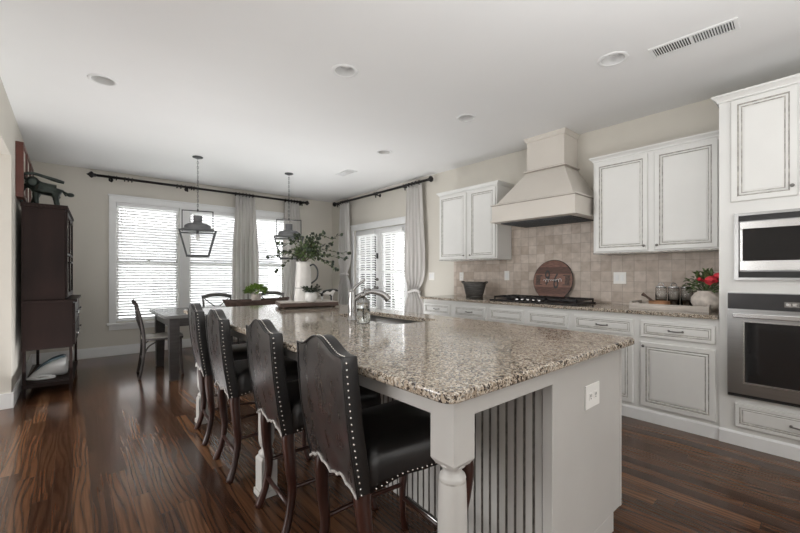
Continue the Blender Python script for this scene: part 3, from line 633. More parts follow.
# electrical plates
def plate_x(y, z, w, h, kind, label, n=1):      # on the right wall (facing -X)
    xx = XW - .012 if y < 3.69 else XW
    t = thing('switch_plate' if kind == 's' else 'outlet', label, 'switch' if kind == 's' else 'outlet', (xx, y, z), 0, 'wall plates on the kitchen wall', world=True)
    bm = B(); box(bm, xx - .006, xx - .0004, y - w / 2, y + w / 2, z - h / 2, z + h / 2); p = obj('cover_plate', bm, 'plate', t, bevel=.002)
    for k in range(n):
        yy = y + (k - (n - 1) / 2) * .046; bm = B()
        if kind == 's':
            box(bm, xx - .009, xx - .006, yy - .015, yy + .015, z - .032, z + .032); obj('rocker', bm, 'trim', t)
        else:
            for s in (-1, 1):
                box(bm, xx - .008, xx - .006, yy - .016, yy + .016, z + s * .02 - .013, z + s * .02 + .013, 0)
                for q in (-1, 1): box(bm, xx - .0085, xx - .008, yy + q * .006 - .001, yy + q * .006 + .001, z + s * .02 - .004, z + s * .02 + .006, 1)
            obj('receptacle', bm, ['plate', 'slot'], t)
plate_x(4.15, 1.185, .118, .118, 's', 'double light switch plate between the french door curtain and wall cabinet', 2)
plate_x(3.545, 1.185, .072, .118, 'o', 'white outlet on the tile behind the tin tub')
plate_x(2.80, 1.20, .072, .118, 's', 'single switch plate on the tile just left of the round board')
plate_x(1.48, 1.18, .118, .118, 's', 'double switch plate on the tile right of the round board', 2)
t = thing('outlet', 'white outlet set in the end panel of the island', 'outlet', (1.70, .715, .696), 0, world=True)
bm = B(); box(bm, 1.64, 1.775, .7085, .7148, .646, .746); obj('cover_plate', bm, 'plate', t, bevel=.002)
bm = B()
for s in (-1, 1):
    xx = 1.707 + s * .024; box(bm, xx - .016, xx + .016, .7065, .7085, .682, .712, 0)
    for q in (-1, 1): box(bm, xx + q * .006 - .0015, xx + q * .006 + .0015, .706, .7065, .694, .706, 1)
    box(bm, xx - .003, xx + .003, .706, .7065, .685, .690, 1)
obj('receptacle', bm, ['plate', 'slot'], t)

# ------------------------------------------------------------------ bar stools
def stool():
    t = thing('bar_stool', '', 'bar stool', (0, 0, 0), 0, 'nailhead leather stools along the island')
    ZB, ZT = .49, .955; wb, wt = .187, .186
    def xr(z): u = (z - ZB) / (ZT - ZB); return -.245 - .058 * u - .010 * math.sin(PI * u)     # rear face
    def hw(z): u = (z - ZB) / (ZT - ZB); return wb + (wt - wb) * u + .006 * math.sin(PI * max(0, min(1, u)))
    def ztop(v): a = min(1, abs(v) / .82); return ZT + .046 * .5 * (1 + math.cos(PI * a))
    def zbot(v): return ZB + .028 * (math.sin(PI * (1 - abs(v))) ** 2) + .012 * (1 - abs(v))
    NV, NZ = 28, 18; TH = .058
    def pt(v, w, front):
        z = zbot(v) + (ztop(v) - zbot(v)) * w; zz = min(z, 1.02)
        bul = .010 * (1 - v * v) * math.sin(PI * w) ** .5
        x = xr(zz) - bul if not front else xr(zz) + TH + bul
        return Vector((x, hw(zz) * v, z))
    bm = B()
    grid = {}
    for fr in (0, 1):
        for i in range(NV + 1):
            for j in range(NZ + 1):
                grid[fr, i, j] = bm.verts.new(pt(-1 + 2 * i / NV, j / NZ, fr))
        for i in range(NV):
            for j in range(NZ):
                f = bm.faces.new((grid[fr, i, j], grid[fr, i + 1, j], grid[fr, i + 1, j + 1], grid[fr, i, j + 1])); f.smooth = True; f.material_index = 0 if fr == 0 else 1
    def bridge(seq):
        for (a, b) in zip(seq[:-1], seq[1:]):
            f = bm.faces.new((grid[(0,) + a], grid[(0,) + b], grid[(1,) + b], grid[(1,) + a])); f.material_index = 1; f.smooth = True
    bridge([(i, 0) for i in range(NV + 1)]); bridge([(i, NZ) for i in range(NV + 1)]); bridge([(0, j) for j in range(NZ + 1)]); bridge([(NV, j) for j in range(NZ + 1)])
    obj('backrest', bm, ['leather', 'black_leather'], t, bevel=.006, bseg=3)
    # scalloped pale edge and top welt
    bm = B()
    pts = [pt(-1 + 2 * k / 60, 0, 0) + Vector((-.004, 0, .002 + .010 * abs(math.sin(k * PI / 10)))) for k in range(61)]
    sweep(bm, pts, .0055, 8); obj('scalloped_trim', bm, 'piping', t)
    bm = B(); pts = [pt(-1 + 2 * k / 30, 1, 0) + Vector((-.002, 0, .0)) for k in range(31)]; sweep(bm, pts, .004, 6)
    for s in (-1, 1): sweep(bm, [pt(s, k / 12, 0) + Vector((-.001, s * .001, 0)) for k in range(13)], .0035, 6)
    obj('welt', bm, 'black_leather', t)
    bm = B()
    def nail(p, r=.0048): ball(bm, p, r, (1, 1, 1), 6)
    for s in (-1, 1):
        for k in range(21): p = pt(s, .02 + k * .047, 0); nail(p + Vector((.013, s * .0015, 0)))
        obj('nailhead_row', bm, 'nail', t); bm = B()
    for k in range(1, 34):
        v = -1 + 2 * k / 34; p = pt(v, 1, 0); nail(p + Vector((.014, 0, .0005)), .0032)
    obj('nailhead_row', bm, 'nail', t); bm = B()
    for k in range(1, 30):
        v = -1 + 2 * k / 30; p = pt(v, 0, 0); nail(p + Vector((-.002, 0, .018)), .0032)
    obj('nailhead_row', bm, 'nail', t); bm = B()
    # seat
    SB = {}; NS = 16
    def seat_pt(u, s, z): return Vector((-.20 + .455 * u, s * (.188 + .035 * u), z))
    # nails on seat sides and front
    def zs(u): return .492 + .022 * math.sin(PI * u) ** 2 + .012 * math.sin(2 * PI * u) ** 2
    for s in (-1, 1):
        for k in range(1, 22): u = k / 22; nail(seat_pt(u, s, zs(u) + .012) + Vector((0, s * .004, 0)))
        obj('nailhead_row', bm, 'nail', t); bm = B()
    for k in range(1, 20):
        v = -1 + 2 * k / 20; nail(Vector((.259, .223 * v, .492 + .03 * (1 - v * v) + .010)))
    obj('nailhead_row', bm, 'nail', t)
    bm = B(); rings = []
    n = 12
    def loop(e, dz, dome=0):
        L = []
        for k in range(n): u = k / n; L.append((u, -1))
        for k in range(n): v = -1 + 2 * k / n; L.append((1, v))
        for k in range(n): u = 1 - k / n; L.append((u, 1))
        for k in range(n): v = 1 - 2 * k / n; L.append((0, v))
        out = []
        for u, v in L:
            p = seat_pt(u, v, 0); cx, cy = .03, 0
            p.x = cx + (p.x - cx) * (1 - e); p.y = p.y * (1 - e)
            base = (zs(u) if abs(v) == 1 else (.492 + .03 * (1 - v * v) if u == 1 else .492))
            p.z = base if dz is None else dz
            out.append(p)
        return out
    rings = [loop(.25, .515), loop(.0, None), loop(-.01, .535), loop(-.012, .565), loop(.0, .600), loop(.06, .622), loop(.25, .640), loop(.55, .648), loop(.85, .650)]
    loft(bm, rings); obj('seat', bm, 'black_leather', t)
    # legs
    for s in (-1, 1):
        bm = B()
        p = spline([(-.205, s * .155, .52), (-.212, s * .158, .46), (-.205, s * .170, .34), (-.195, s * .165, .22), (-.212, s * .168, .10), (-.245, s * .178, .0)], 6)
        sweep(bm, p, lerp_list([(.031, .029), (.031, .029), (.027, .025), (.021, .020), (.018, .018), (.022, .020)], 6), 12, ref=(0, 1, 0)); obj('leg', bm, 'stoolwood', t)
        bm = B()
        p = spline([(.220, s * .190, .53), (.238, s * .203, .46), (.232, s * .200, .35), (.212, s * .188, .20), (.216, s * .190, .08), (.238, s * .203, .0)], 6)
        sweep(bm, p, lerp_list([(.027, .026), (.030, .028), (.024, .023), (.016, .016), (.013, .013), (.019, .017)], 6), 12, ref=(0, 1, 0)); obj('leg', bm, 'stoolwood', t)
    for s in (-1, 1):
        bm = B(); sweep(bm, spline([(-.197, s * .165, .235), (0, s * .172, .240), (.212, s * .187, .225)], 5), .0095, 10); obj('stretcher', bm, 'stoolwood', t)
    bm = B(); sweep(bm, [(-.205, -.165, .150), (-.205, .165, .150)], .010, 10); obj('stretcher', bm, 'stoolwood', t)
    bm = B(); sweep(bm, [(.212, -.186, .165), (.212, .186, .165)], .011, 10); fr = obj('stretcher', bm, 'stoolwood', t)
    bm = B(); sweep(bm, [(.2165, -.16, .172), (.2165, .16, .172)], .0095, 10); obj('foot_rail_cap', bm, 'nickel', fr)
    return t
STO = [(.962, 1.195, -4.5, 'nearest leather bar stool, beside the island corner post'), (.975, 1.81, -4.0, 'second nearest leather bar stool, just left of the closest one'),
       (.955, 2.51, -3.5, 'third leather bar stool from the camera along the island'), (.975, 3.13, -5, 'farthest leather bar stool, closest to the dining table')]
s0 = stool()
for i, (x_, y_, a_, lb) in enumerate(STO):
    if i == 0: s0.location = (x_, y_, 0); s0.rotation_euler = (0, 0, R(a_)); s0['label'] = lb
    else: dup(s0, (x_, y_, 0), R(a_), lb)

# ------------------------------------------------------------------ dining set
t = thing('dining_table', 'dark rectangular dining table with square legs near the windows', 'table', (1.87, 5.47, 0), 0)
bm = B(); box(bm, -1.09, 1.09, -.55, .55, .715, .75); obj('tabletop', bm, 'tabletop', t, bevel=.004)
bm = B()
for a, b, c, d in ((-1.03, 1.03, -.50, -.475), (-1.03, 1.03, .475, .50), (-1.03, -1.005, -.475, .475), (1.005, 1.03, -.475, .475)): box(bm, a, b, c, d, .62, .715)
obj('apron', bm, 'table', t)
for sx in (-1, 1):
    for sy in (-1, 1):
        bm = B(); cx, cy = sx * .985, sy * .455; rects(bm, [(cx - .042, cx + .042, cy - .042, cy + .042, 0), (cx - .052, cx + .052, cy - .052, cy + .052, .45), (cx - .052, cx + .052, cy - .052, cy + .052, .715)]); obj('leg', bm, 'table', t, bevel=.004)
def cross_chair(wood, label):
    t = thing('dining_chair', label, 'chair', (0, 0, 0), 0, 'cross-back chairs around the dining table')
    # faces +X
    bm = B(); L = []
    rings = [[(x_ * k * .21 + .0, y_ * k * (.20 + .02 * (x_ > 0)), z) for x_, y_ in ((-1, -1), (-.5, -1.02), (0, -1.04), (.5, -1.02), (1, -.9), (1.08, 0), (1, .9), (.5, 1.02), (0, 1.04), (-.5, 1.02), (-1, 1), (-1.02, 0))] for k, z in ((.97, .435), (1.0, .445), (1.0, .462), (.96, .470), (.8, .468))]
    loft(bm, rings, mis=[0, 0, 1, 1]); obj('seat', bm, [wood, 'seatlt'], t)
    for s in (-1, 1):
        bm = B(); sweep(bm, spline([(-.235, s * .215, 0), (-.20, s * .20, .22), (-.19, s * .19, .45), (-.215, s * .195, .66), (-.265, s * .205, .87)], 5), lerp_list([.015, .017, .019, .016, .014], 5), 10); obj('leg', bm, wood, t)
        bm = B(); sweep(bm, spline([(.205, s * .20, 0), (.185, s * .185, .25), (.18, s * .175, .44)], 5), lerp_list([.014, .016, .019], 5), 10); obj('leg', bm, wood, t)
    bm = B(); sweep(bm, spline([(-.262, -.218, .865), (-.282, -.12, .885), (-.292, 0, .89), (-.282, .12, .885), (-.262, .218, .865)], 5), lerp_list([(.024, .012), (.027, .013), (.028, .013), (.027, .013), (.024, .012)], 5), 12); obj('top_rail', bm, wood, t)
    for s in (-1, 1):
        bm = B(); sweep(bm, spline([(-.19, -s * .175, .46), (-.23, -s * .08, .60), (-.255 + .004 * s, s * .03, .71), (-.265, s * .19, .85)], 5), .0085, 8); obj('cross_slat', bm, wood, t)
    for s in (-1, 1):
        bm = B(); sweep(bm, spline([(-.197, s * .195, .24), (-.15, s * .187, .36), (-.05, s * .18, .425)], 5), .008, 8); sweep(bm, spline([(.187, s * .186, .27), (.14, s * .18, .37), (.05, s * .178, .425)], 5), .008, 8); obj('brace', bm, wood, t)
    bm = B(); sweep(bm, [(-.2, -.2, .2), (-.2, .2, .2)], .009, 8); obj('stretcher', bm, wood, t)
    return t
c = cross_chair('chairwood', 'dark cross-back chair at the near left end of the dining table'); c.location = (.84, 5.50, 0); c.rotation_euler = (0, 0, R(-4))
g = cross_chair('chairgrey', 'grey cross-back chair behind the table in front of the middle window'); g.location = (1.73, 6.17, 0); g.rotation_euler = (0, 0, R(-90))
dup(g, (2.62, 6.19, 0), R(-90), 'grey cross-back chair behind the table, partly hidden by the dough bowl')

# dough bowl on table
TT = .75
t = thing('dough_bowl', 'long rough dark wooden dough bowl lying on the dining table', 'bowl', (1.985, 5.40, TT), R(-3)); t.scale = (1, 1, 1.35)
bm = B(); rings = []
for e, z in ((.72, 0), (.90, .02), (1.0, .075), (.985, .082), (.93, .07), (.8, .035), (.3, .025)):
    rings.append([(.46 * e * (math.copysign(abs(math.cos(a)) ** .75, math.cos(a))), .15 * e * (math.copysign(abs(math.sin(a)) ** .8, math.sin(a))), z + (.014 * abs(math.cos(a)) ** 3 if z > .06 else 0)) for a in [2 * PI * k / 32 for k in range(32)]])
loft(bm, rings); obj('bowl_body', bm, 'dough', t)
def leafquad(bm, p, d, ln, wd, up=Vector((0, 0, 1)), mi=0, fold=.25):
    d = d.normalized(); s = d.cross(up)
    if s.length < .05: s = d.cross(Vector((1, 0, 0)))
    s.normalize(); n = s.cross(d)
    a = bm.verts.new(p); m1 = bm.verts.new(p + d * ln * .5 - n * ln * .03); e = bm.verts.new(p + d * ln - n * ln * .12)
    l1 = bm.verts.new(p + d * ln * .3 + s * wd * .5 + n * wd * fold); l2 = bm.verts.new(p + d * ln * .7 + s * wd * .42 + n * wd * fold)
    r1 = bm.verts.new(p + d * ln * .3 - s * wd * .5 + n * wd * fold); r2 = bm.verts.new(p + d * ln * .7 - s * wd * .42 + n * wd * fold)
    for f in ((a, m1, l1), (l1, m1, l2), (m1, e, l2), (a, r1, m1), (r1, r2, m1), (m1, r2, e)):
        q = bm.faces.new(f); q.material_index = mi; q.smooth = True
def rdir(rnd, zlo=-1, zhi=1):
    z = rnd.uniform(zlo, zhi); a = rnd.uniform(0, 2 * PI); r = math.sqrt(max(0, 1 - z * z)); return Vector((r * math.cos(a), r * math.sin(a), z))
rnd = random.Random(4)
t = thing('potted_plant', 'small pot of bright lime green foliage standing in the dough bowl', 'plant', (1.965, 5.39, TT + .036))
bm = B(); lathe(bm, [(.05, 0), (.055, .01), (.068, .14), (.072, .15), (.064, .15), (.06, .12), (.0, .12)], (0, 0, 0), 20); obj('pot', bm, 'terra', t)
bm = B()
for k in range(420):
    d = rdir(rnd, -.25, 1); p = Vector((0, 0, .19)) + Vector((d.x * .14, d.y * .13, d.z * .085)) * rnd.uniform(.6, 1.05); leafquad(bm, p, (d + rdir(rnd) * .6), rnd.uniform(.03, .045), .03)
for k in range(20):
    d = rdir(rnd, .2, 1); cyl(bm, (0, 0, .09), (d.x * .1, d.y * .1, .12 + d.z * .07), .002, seg=5)
fo = obj('foliage', bm, 'leaflt', t); fo['kind'] = 'stuff'

# serving tray on the island end with jug, pots, figurine
t = thing('wooden_tray', 'square dark-edged wooden riser tray on the far end of the island', 'tray', (1.705, 3.36, TZ), R(-16))
bm = B(); box(bm, -.265, .265, -.18, .18, .012, .048); obj('tray_board', bm, ['dough'], t, bevel=.004)
bm = B(); box(bm, -.262, .262, -.177, .177, .048, .0495); obj('tray_inlay', bm, 'traywood', t)
for sx in (-1, 1):
    for sy in (-1, 1):
        bm = B(); lathe(bm, [(.012, 0), (.016, .006), (.012, .012)], (sx * .23, sy * .15, 0), 12); obj('foot', bm, 'dough', t)
RZ = TZ + .0497
t = thing('pitcher', 'tall white enamel pitcher with dark handle holding leafy branches', 'pitcher', (1.678, 3.375, RZ), R(-40))
bm = B(); pr = [(.083, 0), (.085, .008), (.080, .10), (.074, .20), (.068, .30), (.064, .345), (.072, .375), (.069, .376), (.060, .345), (.064, .30), (.072, .15), (.07, .02), (0, .02)]
lathe(bm, pr, (0, 0, 0), 28); obj('body', bm, 'enamel', t)
bm = B(); sweep(bm, spline([(.062, 0, .34), (.10, 0, .35), (.135, 0, .30), (.13, 0, .22), (.078, 0, .17)], 6), .008, 10); obj('handle', bm, 'galv_dk', t)
bm = B(); lathe(bm, [(.0795, .125), (.0800, .127), (.0787, .131)], (0, 0, 0), 28, caps=False); obj('enamel_band', bm, 'pewter', t)
rnd = random.Random(11)
t = thing('leafy_branches', 'arching grey-green branches with dark berries standing in the white pitcher', 'branches', (1.678, 3.375, RZ + .345))
Rt = Vector((.759, -.651, 0)); Fw = Vector((.651, .759, 0))
tips = [(-.33, 0, .08), (-.28, .1, .22), (-.24, -.05, -.05), (-.14, .05, .25), (-.05, -.08, .28), (.06, .1, .27), (.15, -.05, .24), (.27, .05, .21), (.36, .0, .30), (.44, 0, .12), (.42, -.1, .06), (.33, -.05, -.04), (.22, .12, .10), (.28, .0, .02), (-.2, -.1, .12), (.18, .05, .31), (.05, 0, .2), (-.08, .1, .15), (.1, -.12, .15), (.12, .1, .1)]
stm = B(); lf = B(); dk = B(); br = B()
for rx, fw, zz in tips:
    e = Rt * rx + Fw * fw + Vector((0, 0, zz)); mid = Rt * rx * .35 + Fw * fw * .4 + Vector((0, 0, max(zz, .05) * .75 + .05))
    pts = spline([Vector((rnd.uniform(-.02, .02), rnd.uniform(-.02, .02), -.12)), Vector((rx * .04, 0, .02)), mid, e * .75 + Vector((0, 0, .03)), e], 6)
    sweep(stm, pts, lerp_list([.003, .003, .0025, .0018, .0012], 6), 5)
    for k in range(9, len(pts)):
        q = pts[k]
        for m in range(2 if k < 17 else 1):
            dd = (pts[k] - pts[k - 1]).normalized() + rdir(rnd) * .9
            leafquad(lf if rnd.random() < .6 else dk, q, dd, rnd.uniform(.022, .04), .018)
    for m in range(2):
        q = e + rdir(rnd) * .012; ball(br, q, .015, (1, 1, 1.1), 7)
    for k in (14, 19):
        q = pts[k] + rdir(rnd) * .02; ball(br, q, .014, (1, 1, 1.1), 7)
for k in range(230):
    d = rdir(rnd, -.3, 1); p = Rt * (.05) + Vector((d.x * .12, d.y * .12, .10 + d.z * .09)) * 1.0; p = p * rnd.uniform(.5, 1.08) + Vector((0, 0, .02)); leafquad(lf if rnd.random() < .72 else dk, p, d + rdir(rnd) * .8, rnd.uniform(.03, .05), .026)
obj('stems', stm, 'stem', t); a = obj('leaves', lf, 'leaf', t); a['kind'] = 'stuff'; a = obj('dark_leaves', dk, 'leafdk', t); a['kind'] = 'stuff'; a = obj('berries', br, 'leafdk', t); a['kind'] = 'stuff'
# small pot
t = thing('potted_succulent', 'small white ribbed pot with dark leafy plant beside the pitcher on the tray', 'plant', (1.690, 3.245, RZ))
bm = B(); seg = 30; rings = []
for r_, z in ((.035, 0), (.048, .015), (.055, .045), (.052, .075), (.043, .092), (.040, .092), (.038, .08), (.0001, .08)): rings.append([((r_ * (1 + .03 * (k % 2))) * math.cos(2 * PI * k / seg), (r_ * (1 + .03 * (k % 2))) * math.sin(2 * PI * k / seg), z) for k in range(seg)])
loft(bm, rings); obj('pot', bm, 'white_ceramic', t)
bm = B(); rnd = random.Random(3)
for k in range(34):
    a_ = k * 2.4; d = Vector((math.cos(a_), math.sin(a_), rnd.uniform(.15, 1.0))).normalized(); p0 = Vector((0, 0, .085)); p1 = p0 + d * rnd.uniform(.05, .10); cyl(bm, p0, p1, .0018, seg=5)
    for m in range(3): leafquad(bm, p0 + (p1 - p0) * (.5 + m * .25), d + rdir(rnd) * .6, rnd.uniform(.025, .045), .015)
a = obj('foliage', bm, 'leafdk', t); a['kind'] = 'stuff'
# figurine (black and white cow)
t = thing('cow_figurine', 'small black and white cow figurine standing on the wooden tray', 'figurine', (1.88, 3.275, RZ), R(-42)); t.scale = (1.35, 1.35, 1.35)
def skin_obj(name, joints, edges, mats, parent, sub=2):
    me = bpy.data.meshes.new(name); me.from_pydata([j[0] for j in joints], edges, []); o = bpy.data.objects.new(name, me); COL.objects.link(o); o.parent = parent
    for m in mats: me.materials.append(M[m])
    md = o.modifiers.new('skin', 'SKIN'); md.use_smooth_shade = True
    for i, (p, r_) in enumerate(joints): me.skin_vertices[0].data[i].radius = (r_, r_)
    me.skin_vertices[0].data[0].use_root = True
    s = o.modifiers.new('sub', 'SUBSURF'); s.levels = sub; s.render_levels = sub
    return o
M['cow'] = None
def cow_mat():
    m, nt, b = nmat('black_and_white_patches'); n = noise(nt, coords(nt), 28, 0); r = ramp(nt, n.outputs[0], [(0.5, (.75, .74, .72)), (0.52, (.02, .02, .02))]); nt.links.new(r.outputs[0], b.inputs['Base Color']); b.inputs['Roughness'].default_value = .3; return m
M['cow'] = cow_mat()
J = [((0, 0, .060), .019), ((-.035, 0, .060), .018), ((.03, 0, .060), .018), ((.052, 0, .078), .011), ((.068, 0, .075), .009), ((.082, 0, .066), .006)]
E_ = [(0, 1), (0, 2), (2, 3), (3, 4), (4, 5)]
for bi, x_ in ((1, -.038), (2, .032)):
    for s in (-1, 1):
        J += [((x_, s * .012, .032), .006), ((x_, s * .012, .003), .005)]; E_ += [(bi, len(J) - 2), (len(J) - 2, len(J) - 1)]
J += [((-.056, 0, .055), .003), ((-.060, 0, .025), .002)]; E_ += [(1, len(J) - 2), (len(J) - 2, len(J) - 1)]
skin_obj('body', J, E_, ['cow'], t, 2)
bm = B()
for s in (-1, 1): sweep(bm, spline([(.062, s * .006, .085), (.064, s * .013, .092), (.066, s * .014, .099)], 3), lerp_list([.002, .0016, .0006], 3), 6)
obj('horns', bm, 'traywood', t)

# ------------------------------------------------------------------ things on the wall counter
# round plank board leaning on the tile
by, br_ = 2.175, .232
t = thing('round_board', 'round stained plank board with numerals and white script leaning on the tile', 'sign', (4.14, by, CZ + .001)); t.rotation_euler = (0, R(8), 0)
fnr = lambda u, v, w: (w, u, v + br_)
bm = B(); prism(bm, [(br_ * math.cos(2 * PI * k / 56), br_ * math.sin(2 * PI * k / 56)) for k in range(56)], fnr, -.014, .008); bd = obj('board', bm, ['board'], t, bevel=.003)
bm = B()
for r1, w1 in ((br_ + .0, .006),):
    pts = [(-.006, (r1) * math.cos(2 * PI * k / 60), br_ + r1 * math.sin(2 * PI * k / 60)) for k in range(61)]; sweep(bm, pts, (.006), 8)
for v in bm.verts: v.co.z = max(v.co.z, .0)
obj('edge_band', bm, 'dkcord', t)
for s in (-1, 1):
    bm = B()
    for z in (-.05, .055): box(bm, -.0165, -.014, s * .125, s * .205, br_ + z - .006, br_ + z + .006)
    box(bm, -.016, -.014, s * .148, s * .20, br_ - .045, br_ + .05); obj('handle_plate', bm, 'slot' if 0 else 'dough', t)
def text_mesh(s, size, name, m, parent, loc, sx=1.0, depth=.001):
    cu = bpy.data.curves.new(name, 'FONT'); cu.body = s; cu.size = size; cu.extrude = depth; cu.align_x = 'CENTER'; cu.align_y = 'CENTER'
    o = bpy.data.objects.new(name, cu); COL.objects.link(o); o.parent = parent; o.location = loc; o.rotation_euler = (R(90), 0, R(-90)); o.scale = (sx, 1, 1); cu.materials.append(M[m])
    bpy.context.view_layer.update(); me = bpy.data.meshes.new_from_object(o.evaluated_get(bpy.context.evaluated_depsgraph_get()))
    n = bpy.data.objects.new(name, me); COL.objects.link(n); n.parent = parent; n.location = loc; n.rotation_euler = o.rotation_euler; n.scale = o.scale
    if not me.materials: me.materials.append(M[m])
    bpy.data.objects.remove(o, do_unlink=True); return n
text_mesh('9', .25, 'numeral', 'slot', t, (-.016, .062, br_ + .02), .55)
text_mesh('6', .25, 'numeral', 'slot', t, (-.016, -.045, br_ - .015), .55)
bm = B(); pts = []
for k in range(90):
    u = k / 89; yy = .10 - .215 * u; zz = .010 * math.sin(u * 44) * (1 + .7 * math.sin(u * 9)) + .004 * math.sin(u * 90) - .004 + .01 * u
    pts.append((-.0195, yy + .006 * math.cos(u * 44), br_ + zz))
sweep(bm, pts, .0022, 6); obj('white_script', bm, 'trim', t)
# tin tub
t = thing('tin_tub', 'oval dark tin tub standing on the worktop left of the cooktop', 'tub', (3.87, 3.06, CZ), R(90))
bm = B()
def oval(e, z): return [(.168 * e * math.cos(2 * PI * k / 36), .105 * e * math.sin(2 * PI * k / 36), z) for k in range(36)]
loft(bm, [oval(.70, 0), oval(.74, .004), oval(.72, .03), oval(.80, .08), oval(.805, .085), oval(.90, .135), oval(.905, .145), oval(1.0, .195), oval(1.03, .20), oval(1.0, .205), oval(.97, .18), oval(.78, .06), oval(.7, .02)]); obj('tub_body', bm, 'pewterbowl', t)
for s in (-1, 1):
    bm = B(); sweep(bm, spline([(s * .165, -.03, .185), (s * .185, -.028, .205), (s * .19, 0, .208), (s * .185, .028, .205), (s * .165, .03, .185)], 5), .005, 8); obj('handle', bm, 'black_iron', t)
# limed tray with canisters, bowl, flower vase
t = thing('serving_tray', 'long limed wood tray on the worktop beside the oven cabinet', 'tray', (3.975, .985, CZ), 0, world=True)
tx0, tx1, ty0, ty1 = 3.82, 4.12, .70, 1.27
bm = B(); box(bm, tx0, tx1, ty0, ty1, CZ, CZ + .01); obj('tray_bottom', bm, 'traywood', t)
bm = B(); box(bm, tx0, tx0 + .014, ty0, ty1, CZ + .01, CZ + .045); box(bm, tx1 - .014, tx1, ty0, ty1, CZ + .01, CZ + .045); obj('side_rail', bm, 'traywood', t, bevel=.002)
for ya, yb in ((ty0, ty0 + .016), (ty1 - .016, ty1)):
    bm = B(); box(bm, tx0 + .014, tx1 - .014, ya, yb, CZ + .01, CZ + .028)
    for a, b in ((tx0 + .014, 3.915), (4.02, tx1 - .014)): box(bm, a, b, ya, yb, CZ + .028, CZ + .06)
    box(bm, 3.915, 4.02, ya, yb, CZ + .048, CZ + .06); obj('tray_handle_end', bm, 'traywood', t)
PZ = CZ + .0105
jar_l = ['clear glass canister leftmost of the three on the limed tray, behind the bowl', 'clear glass canister in the middle of the three on the tray', 'clear glass canister rightmost of the three, next to the flower pot']
j0 = None
for k, y_ in enumerate((1.080, .985, .890)):
    if j0 is None:
        t = j0 = thing('glass_canister', jar_l[0], 'canister', (4.03, y_, PZ), 0, 'glass canisters on the limed tray')
        bm = B(); lathe(bm, [(.040, 0), (.043, .006), (.043, .165), (.040, .172), (.038, .172), (.040, .165), (.040, .008), (.0, .008)], (0, 0, 0), 24); obj('jar', bm, 'glass', t)
        bm = B(); lathe(bm, [(.039, .009), (.039, .055), (.0, .06)], (0, 0, 0), 20); obj('contents', bm, plain('dark_beans', (.07, .04, .025), .6, var=.5, scale=90), t)
        bm = B(); lathe(bm, [(.044, .1725), (.045, .175), (.045, .185), (.02, .19), (.0, .19)], (0, 0, 0), 24); ld = obj('lid', bm, 'steel_lt', t)
        bm = B(); sweep(bm, spline([(0, -.018, .188), (0, -.018, .205), (0, 0, .215), (0, .018, .205), (0, .018, .188)], 5), .004, 8); obj('lid_ring', bm, 'nickel', ld)
    else: dup(j0, (4.03, y_, PZ), R(20 * k), jar_l[k])
t = thing('wooden_bowl', 'small turned wooden bowl with a pestle on the limed tray', 'bowl', (3.905, 1.06, PZ))
bm = B(); lathe(bm, [(.055, 0), (.070, .008), (.080, .030), (.079, .060), (.073, .060), (.068, .03), (.04, .012), (.0, .012)], (0, 0, 0), 26); obj('bowl_body', bm, 'bowlwood', t)
bm = B(); sweep(bm, [(-.01, .02, .03), (.0, .10, .095), (.0, .13, .115)], [.013, .010, .017], 10)
tag(obj('pestle', bm, 'dough'), 'dark wooden pestle leaning out of the small wooden bowl', 'pestle').location = (3.905, 1.06, PZ)
vy = .745
t = thing('flower_pot', 'round whitewashed pot of coral flowers beside the oven cabinet', 'flower pot', (3.965, vy, PZ))
bm = B(); lathe(bm, [(.055, 0), (.080, .015), (.102, .06), (.100, .10), (.074, .138), (.056, .148), (.062, .158), (.055, .158), (.048, .145), (.0, .13)], (0, 0, 0), 28); obj('pot', bm, 'terra', t)
bm = B(); rnd = random.Random(8)
for k in range(46):
    d = rdir(rnd, .0, 1); e = Vector((d.x * .11, d.y * .12, .15 + d.z * .12)); sweep(bm, spline([(0, 0, .13), e * .6 + Vector((0, 0, .07)), e], 3), .002, 5)
    for m in range(4): leafquad(bm, e * (.75 + .09 * m) + Vector((0, 0, .03)), d + rdir(rnd) * .6, rnd.uniform(.035, .06), .02)
a = obj('foliage', bm, 'leaf', t); a['kind'] = 'stuff'
for (fx_, fy_, fz_, r_, mm) in ((-.08, -.045, .225, .052, 'flower'), (-.04, -.085, .265, .040, 'flower'), (-.06, .03, .245, .022, 'flower'), (.0, .06, .25, .02, 'flowerp')):
    bm = B()
    for ring, (nn, tilt, rr_) in enumerate(((5, 1.0, .55), (7, .55, .8), (9, .1, 1.0))):
        for q in range(nn):
            a_ = 2 * PI * q / nn + ring; d = Vector((math.cos(a_), math.sin(a_), tilt + .2)); leafquad(bm, Vector((fx_, fy_, fz_)) + Vector((math.cos(a_), math.sin(a_), 0)) * r_ * .15, d, r_ * rr_ * 1.1, r_ * .8)
    ball(bm, (fx_, fy_, fz_ + r_ * .3), r_ * .85, (1, 1, .85), 10); obj('flower', bm, mm, t)

# ------------------------------------------------------------------ hutch on the left wall
t = thing('hutch', 'tall espresso wood hutch with drawers and open slatted base', 'hutch', (XL + .042, 5.26, 0), R(-2.4)); t.scale = (.90, 1, 1)
